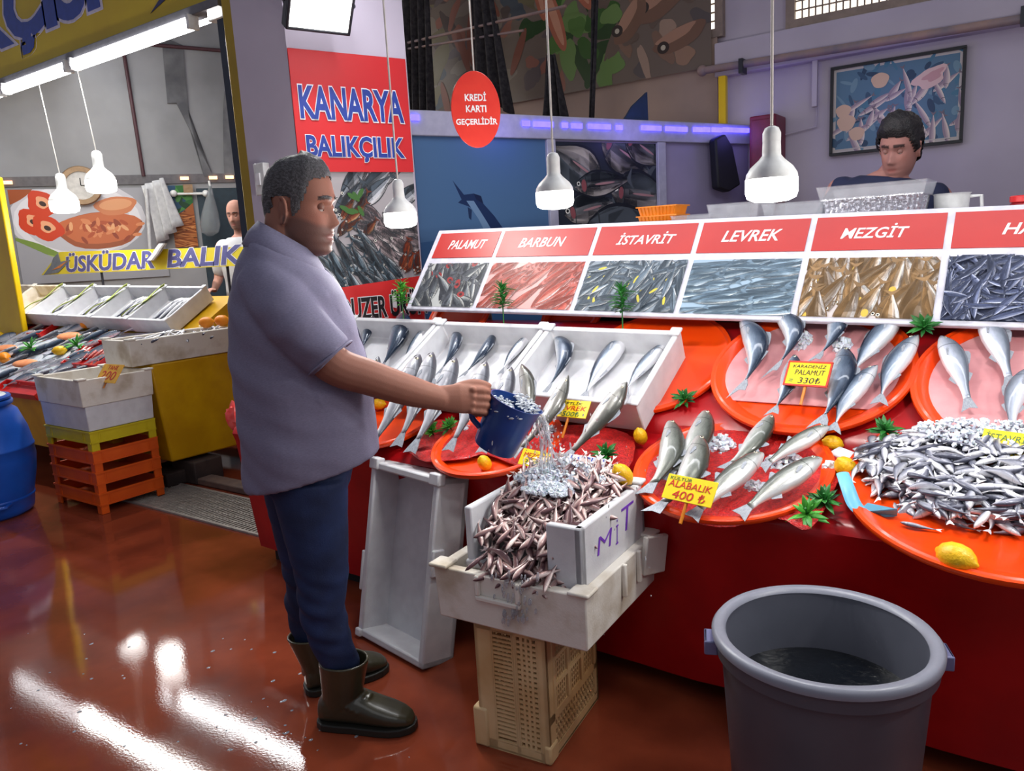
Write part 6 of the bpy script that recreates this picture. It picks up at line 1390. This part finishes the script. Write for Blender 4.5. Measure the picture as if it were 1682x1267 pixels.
# jeans
M_jean = mat('blue_denim', (26, 44, 86), .8, rgb2=(16, 28, 60), scale=9, bump=.15, bscale=260, thr=(.3, .7))
legs = [loft([ering(a, b, w, d_, 28) for a, b, w, d_ in LL[:7 if LL is nl else 6]]) for LL in (nl, fl_)]
pel = loft([ering((425, 800), (574, 790), .15, .02), ering((420, 740), (590, 720), .155, .02), ering((410, 690), (590, 670), .15, .02)])
A, F_ = remeshed('jeans', join(pel, *legs), .007, 6)
Vj = []
for v in A:
    p = Vector(v); c = MO+MV*(-.06 if (p-MO).dot(MV) < .06 else .17); d_ = Vector((p.x-c.x, p.y-c.y, 0)); kz = math.exp(-((p.z-.40)/.12)**2)+.7*math.exp(-((p.z-.22)/.07)**2)
    w = (.010*kz+.002)*noise.noise(Vector((p.x*6, p.y*6, p.z*26+p.x*14)))+.003*noise.noise(p*13); Vj.append(p+d_.normalized()*w)
obj('jeans', (Vj, F_), M_jean, man, auto=0)
# rubber boots
M_boot = mat('olive_rubber_boot', (62, 58, 40), .33, rgb2=(50, 47, 34), scale=7, coat=.25, bump=.04, bscale=60); M_sole = mat('dark_rubber_sole', (34, 33, 28), .5)
def boot(heel, toe, top_c, lean=0.):
    heel, toe = Vector(heel), Vector(toe); ax = (toe-heel).normalized(); ay = Vector((-ax.y, ax.x, 0)); L = (toe-heel).length; k = L/.30
    BMt = Matrix(((ax.x, ay.x, 0, heel.x), (ax.y, ay.y, 0, heel.y), (0, 0, 1, 0), (0, 0, 0, 1)))
    b = empty('boot', BMt); 
    def sec(x, w, h, z0=.018, n=22):
        out = []
        for i in range(n):
            t = 2*math.pi*i/n; c, s = math.cos(t), math.sin(t)
            out.append((x, w*math.copysign(abs(c)**.75, c), z0+(h-z0)*(.5+.5*math.copysign(abs(s)**.8, s))))
        return out
    fx = [(0, .022, .07), (.008, .036, .10), (.03, .046, .125), (.07, .049, .135), (.11, .049, .128), (.15, .050, .112), (.19, .052, .094), (.23, .051, .080), (.262, .044, .068), (.285, .032, .056), (.298, .016, .042)]
    foot = loft([sec(x*k, w*1.08, h) for x, w, h in fx])
    def ov(cx, cy, z, rx, ry, n=28): return [(cx+rx*math.cos(2*math.pi*i/n), cy+ry*math.sin(2*math.pi*i/n), z) for i in range(n)]
    tl = BMt.inverted()@Vector(top_c)
    def mid(t): return .068*k*(1-t)+tl.x*t, tl.y*t
    sh = []
    zt = tl.z
    for t, rx, ry in ((0, .064, .050), (.25, .065, .053), (.5, .070, .058), (.75, .075, .064), (.95, .080, .070), (1, .082, .072)): cx, cy = mid(t); sh.append(ov(cx, cy, .05+(zt-.05)*t, rx, ry))
    for t, rx, ry in ((1, .072, .062), (.9, .071, .061), (.45, .058, .047)): cx, cy = mid(t); sh.append(ov(cx, cy, .05+(zt-.05)*t, rx, ry))
    folds = [tube([(x_*k+.03*abs(s_)**2*-1, .053*s_, z_-.035*abs(s_)**2.2) for s_ in [-1+.2*i for i in range(11)]], .0062, 8) for x_, z_ in ((.118, .132), (.134, .124), (.150, .116), (.166, .108))]
    A, F_ = remeshed('b', join(foot, loft(sh), *folds), .0042, 5)
    return BMt, ([Vector(v) for v in A], F_), b, k
hf, tf_ = onz(545, 1178), onz(682, 1196)
heelR = Vector((-1.875, 1.485, 0)); toeR = Vector((-1.580, 1.612, 0))
heelL = Vector((-2.055, 1.575, 0)); toeL = Vector((-1.915, 1.835, 0))
for hl, to, tc_ in ((heelR, toeR, MP(565, 1082, -.07)), (heelL, toeL, MP(510, 1040, .19))):
    BMt, g, b, k = boot(hl, to, tc_); b.parent = man; b.matrix_basis = chain(man).inverted()@BMt
    obj('upper', g, M_boot, b, world=False, auto=0)
    sp = [(x*k, w*1.12+.003) for x, w in ((-.006, .015), (0, .030), (.02, .045), (.07, .048), (.11, .047), (.15, .050), (.20, .053), (.235, .052), (.27, .043), (.295, .026), (.304, .010))]
    pts = [(x, -w) for x, w in sp]+[(x, w) for x, w in reversed(sp)]
    obj('sole', join(prism(pts, .001, .026)), M_sole, b, world=False, bevel=.004, smooth=False)
# ------------------------------------------------------------------ jug and water
jug_b, jug_t = MP(812, 736, -.10), MP(846, 654, -.115)
jug_ax = ((jug_t-jug_b).normalized()-MV*.10).normalized(); jH = .165; jM = frame(jug_b, jug_ax.cross(MV).normalized(), z=jug_ax)
jug = thing('water_jug', jM, 'dark blue plastic measuring jug tipped in the hand of the man', 'jug')
M_jug = mat('blue_jug_plastic', (24, 58, 122), .3, rgb2=(20, 50, 108), scale=4, coat=.2)
jr0, jr1 = .069, .083
def jring(r, z, sp=0.): return [(r*math.cos(t)*(1+sp*max(0, math.cos(t-jsp))**14), r*math.sin(t)*(1+sp*max(0, math.cos(t-jsp))**14), z) for t in [2*math.pi*i/56 for i in range(56)]]
sd = 1 if jM.to_3x3().col[0].dot(ME) > 0 else -1
jsp = 0. if sd > 0 else math.pi
obj('jug_body', loft([jring(.02, 0), jring(jr0-.004, 0), jring(jr0, .006), jring(jr0+.007, .09), jring(jr1-.002, jH-.01, .10), jring(jr1, jH, .16), jring(jr1-.004, jH, .16), jring(jr0+.003, .09), jring(jr0-.004, .008), jring(.02, .006)]), M_jug, jug, world=False, auto=50)
hx = -sd
obj('handle', tube(bez([Vector((hx*(jr1-.006), 0, jH-.012)), Vector((hx*(jr1+.026), 0, jH-.016)), Vector((hx*(jr1+.036), 0, jH-.045)), Vector((hx*(jr1+.026), 0, jH-.09)), Vector((hx*(jr0+.004), 0, jH-.115))], 6), .009, 10), M_jug, jug, world=False)
M_splash = mat('clear_water', (240, 244, 250), .03, trans=.72, ior=1.33)
M_froth = mat('white_froth', (226, 232, 240), .2, trans=.45, ior=1.3, bump=.4, bscale=60)
R = random.Random(9); G = []
for i in range(420):
    t = R.uniform(0, 6.28); r_ = jr1*math.sqrt(R.random())*.95; q = jM@Vector((r_*math.cos(t), r_*math.sin(t), jH-.03+(.035 if math.cos(t)*sd > .2 else .0)+R.uniform(-.01, .012))); s = R.uniform(.002, .0055); G.append(xf(ball((0, 0, 0), (s*R.uniform(.8, 2.4), s, s*.6), 8, 6), T(q)@Rz(R.uniform(0, 6))@Rx(R.uniform(-1, 1))))
tag(obj('froth', join(*G), M_froth), 'white frothy ice water spilling inside the mouth of the blue jug', 'water', kind='stuff')
G = []
lip = MP(886, 682, -.10); tgt = CM@Vector((.0, .06, .21))
for i in range(7):
    a = lip+Vector((R.uniform(-.02, .02), R.uniform(-.03, .03), 0)); b = tgt+Vector((R.uniform(-.06, .05), R.uniform(-.05, .05), R.uniform(-.01, .02)))
    pts = [a, a.lerp(b, .2)+Vector((.012, .0, -.005)), a.lerp(b, .5)+Vector((R.uniform(-.004, .014), R.uniform(-.012, .012), -.01)), a.lerp(b, .8)+Vector((R.uniform(-.01, .01), R.uniform(-.01, .01), 0)), b]
    P = bez(pts, 6); G.append(tube(P, [(.003+.004*abs(noise.noise(Vector((k*.5, i*3.1, 0)))))*(1-.3*k/len(P)) for k in range(len(P))], 8))
def drop(c, r, st, dirv):
    return xf(ball((0, 0, 0), (r, r, r*st), 8, 6), frame(c, Vector(dirv).orthogonal(), z=Vector(dirv)))
for i in range(170):
    t = R.random(); c = lip.lerp(tgt, t)+Vector((R.gauss(0, .018+.03*t), R.gauss(0, .018+.03*t), R.gauss(0, .012))); G.append(drop(c, R.uniform(.0012, .0034), R.uniform(1, 3.5), (R.uniform(-.4, .4), R.uniform(-.4, .4), 1)))
for i in range(60):
    t = R.uniform(0, 6.28); c = tgt+Vector((.11*math.cos(t)*R.random(), .10*math.sin(t)*R.random(), R.uniform(.0, .06))); G.append(drop(c, R.uniform(.001, .003), R.uniform(1, 3), (math.cos(t), math.sin(t), 1.4)))
for i in range(55):
    q = onvp(R.gauss(850, 16), 945+80*R.random(), (-1.5, 1.59), (-.9, 1.62)); G.append(drop(q, R.uniform(.002, .005), R.uniform(1.5, 4), (.2, -.1, 1)))
for i in range(40):
    q = onvp(R.uniform(770, 1090), R.uniform(640, 1060), (-1.6, 1.75), (-.8, 1.75)); G.append(drop(q, R.uniform(.0008, .002), R.uniform(1, 4), (R.uniform(-.2, .2), .1, 1)))
tag(obj('pouring_water', join(*G), M_splash), 'clear water and drops pouring from the blue jug onto the red mullet', 'water', kind='stuff')
# water spots on the floor
G = []
for i in range(70):
    px, py = (R.gauss(520, 90), R.gauss(1190, 40)) if i % 2 else (R.uniform(0, 480), R.uniform(1040, 1260))
    q = onz(px, py); r_ = R.uniform(.002, .007); G.append(lathe([(.0005, .0018), (r_*.7, .0014), (r_, .0003)], 10, T(q)@Matrix.Diagonal((1, R.uniform(.6, 1.8), 1, 1))))
tag(obj('water_drops', join(*G), M_splash), 'scattered water drops on the red floor around the boots', 'water', kind='stuff')
# ------------------------------------------------------------------ the boy and the bald man
def bystander(name, label, hc, yaw, pitch, k, skin, hairm, mask, shirtc, sh_w, floor_z, roll=0., lean=(0, 0), stub=None, lidk=.55, kz=1.12, brow=(30, 24, 26), nk=.20, byaw=None, tz=0., dxy=(0, 0)):
    hc = Vector(hc); P = thing('person', (hc.x-lean[0], hc.y-lean[1], floor_z), label, 'person')
    HMx = T(hc)@Rz(yaw)@Ry(pitch)@Rx(roll)@Matrix.Diagonal((k, k, k*kz, 1))
    by_ = yaw if byaw is None else byaw; fx, lx = Vector((math.cos(by_), math.sin(by_), 0)), Vector((-math.sin(by_), math.cos(by_), tz)).normalized()
    nb = hc+Vector((dxy[0], dxy[1], 0))+Vector((-lean[0]*.25, -lean[1]*.25, -nk*k))-fx*.03; S = Vector((nb.x-lean[0]*.2, nb.y-lean[1]*.2, nb.z-.06))
    hip = Vector((hc.x-lean[0], hc.y-lean[1], nb.z-.56))
    def orr(c, a, b, n=28, p=2.4): q = 2/p; return [c+lx*a*math.copysign(abs(math.cos(t))**q, math.cos(t))+fx*b*math.copysign(abs(math.sin(t))**q, math.sin(t)) for t in [2*math.pi*i/n for i in range(n)]]
    def tors(e): return [orr(hip, .15+e, .10+e), orr(hip.lerp(S, .35), .155+e, .105+e), orr(hip.lerp(S, .7), sh_w*.86+e, .115+e), orr(hip.lerp(S, .9), sh_w*.92+e, .10+e), orr(S+Vector((0, 0, .012)), sh_w*.8+e, .085+e), orr(nb+Vector((0, 0, -.012)), sh_w*.45+e, .07+e), orr(nb+Vector((0, 0, .012)), .062+e, .06+e)]
    g = [xf(head_geo(48, 60), HMx), tube([hc+Vector((0, 0, -.06*k))-fx*.02, nb, nb-Vector((0, 0, .06))], [.052*k, .052*k, .07*k], 18), loft(tors(-.012))]
    arms = []
    for s in (-1, 1):
        a0 = S+lx*s*(sh_w*.88)-Vector((0, 0, .02)); e_ = a0+lx*s*.07-fx*.02+Vector((0, 0, -.27)); w_ = e_+fx*.20-lx*s*.05+Vector((0, 0, -.10))
        g.append(limb([a0, a0.lerp(e_, .5)+lx*s*.01, e_, e_.lerp(w_, .5), w_], [.050, .046, .040, .036, .026]))
        arms.append(limb([a0-lx*s*.02, a0.lerp(e_, .45)+lx*s*.012, a0.lerp(e_, .8)], [.062, .058, .054]))
        hd = w_+fx*.05; g.append(ball(hd, (.04, .035, .018), 14, 10))
        for q in range(4): b_ = hd+fx*.03+lx*(.022-.015*q); g.append(tube([b_, b_+fx*.03+Vector((0, 0, -.006)), b_+fx*.05+Vector((0, 0, -.022))], [.0085, .008, .0065], 8))
        g.append(tube([hd-lx*s*.03, hd-lx*s*.05+fx*.025, hd-lx*s*.05+fx*.045], [.010, .009, .007], 8))
        f0 = hip+lx*s*.08; f1 = Vector((f0.x, f0.y, floor_z+.02)); g.append(limb([f0, f0.lerp(f1, .5)+fx*.02, f1], [.085, .062, .045])); g.append(ball(f1+fx*.07+Vector((0, 0, .02)), (.12, .05, .04), 14, 8))
    A, F_ = remeshed('b', join(*g), .0055, 4)
    obj('body', ([Vector(v) for v in A], F_), M_skin, P, col=skin_colours(A, HMx, skin, stub, (150, 84, 80), brow), auto=0)
    eyes(HMx, P, tuple(int(v*.93) for v in skin), lidk, .5)
    if mask: obj('hair', xf(hair_geo(mask, thick=.020 if hairm is M_hairb else .004, seed=5, front=.014 if hairm is M_hairb else 0), HMx), hairm, P, auto=0)
    A, F_ = remeshed('s', join(loft(tors(.010)[:-1]), *arms), .009, 5)
    V = [Vector(v)+Vector((noise.noise(Vector(v)*9), noise.noise(Vector(v)*9+Vector((7, 0, 0))), 0))*.006 for v in A]
    obj('shirt', (V, F_), shirtc, P, auto=0)
    tr_ = [orr(hip+Vector((0, 0, .03)), .165, .115), orr(hip+Vector((0, 0, -.08)), .17, .12)]
    lg = [limb([hip+lx*s*.085+Vector((0, 0, -.04)), hip+lx*s*.085+Vector((0, 0, -.42))+fx*.02, Vector((hip.x, hip.y, floor_z+.06))+lx*s*.085], [.098, .076, .062]) for s in (-1, 1)]
    A, F_ = remeshed('t', join(loft(tr_), *lg), .010, 4); obj('trousers', ([Vector(v) for v in A], F_), mat('dark_trousers', (30, 34, 50), .8), P, auto=0)
    return P
def boy_mask(z, th):
    a = abs(th)
    lim = .052-.004*a if a < .85 else (.048-.07*(a-.85)/.5 if a < 1.35 else (-.02 if a < 1.5 else (.015 if a < 1.9 else (.015-.09*(a-1.9)/.3 if a < 2.2 else -.075))))
    return (z-lim)/.02
def bald_mask(z, th):
    a = abs(th); return (min(z+.06, .035-z)/.02) if a > 1.7 else -1
hb = ony(1478, 241, 3.85)
bystander('person', 'boy with short black hair in a navy T-shirt looking down behind the price board', hb, math.radians(-104), math.radians(16), .93, (160, 112, 104), M_hairb, boy_mask, mat('navy_tshirt', (26, 32, 64), .8, rgb2=(20, 26, 54), scale=8), .235, .14, roll=math.radians(-5), lean=(.0, .02), kz=1.16, nk=.12, byaw=math.radians(-86), lidk=.64, tz=-.16, dxy=(-.045, 0))
tag(obj('floor_platform', box(-1.4, .6, 3.56, 4.4, 0, .14), mat('near_black'), smooth=False), 'low dark platform behind the price board under the boy', 'platform')
hb = ony(388, 352, 4.3)
bystander('person', 'bald man in a white shirt standing behind the left stall', hb, math.radians(-62), math.radians(8), .92, (176, 128, 112), M_hair, bald_mask, mat('white_shirt', (206, 206, 210), .75, rgb2=(192, 192, 198), scale=6), .21, .22, stub=(90, 76, 74), kz=1.12)
tag(obj('floor_platform', box(-6.6, -5.2, 4.02, 4.9, 0, .22), mat('near_black'), smooth=False), 'low dark platform behind the left stall', 'platform')
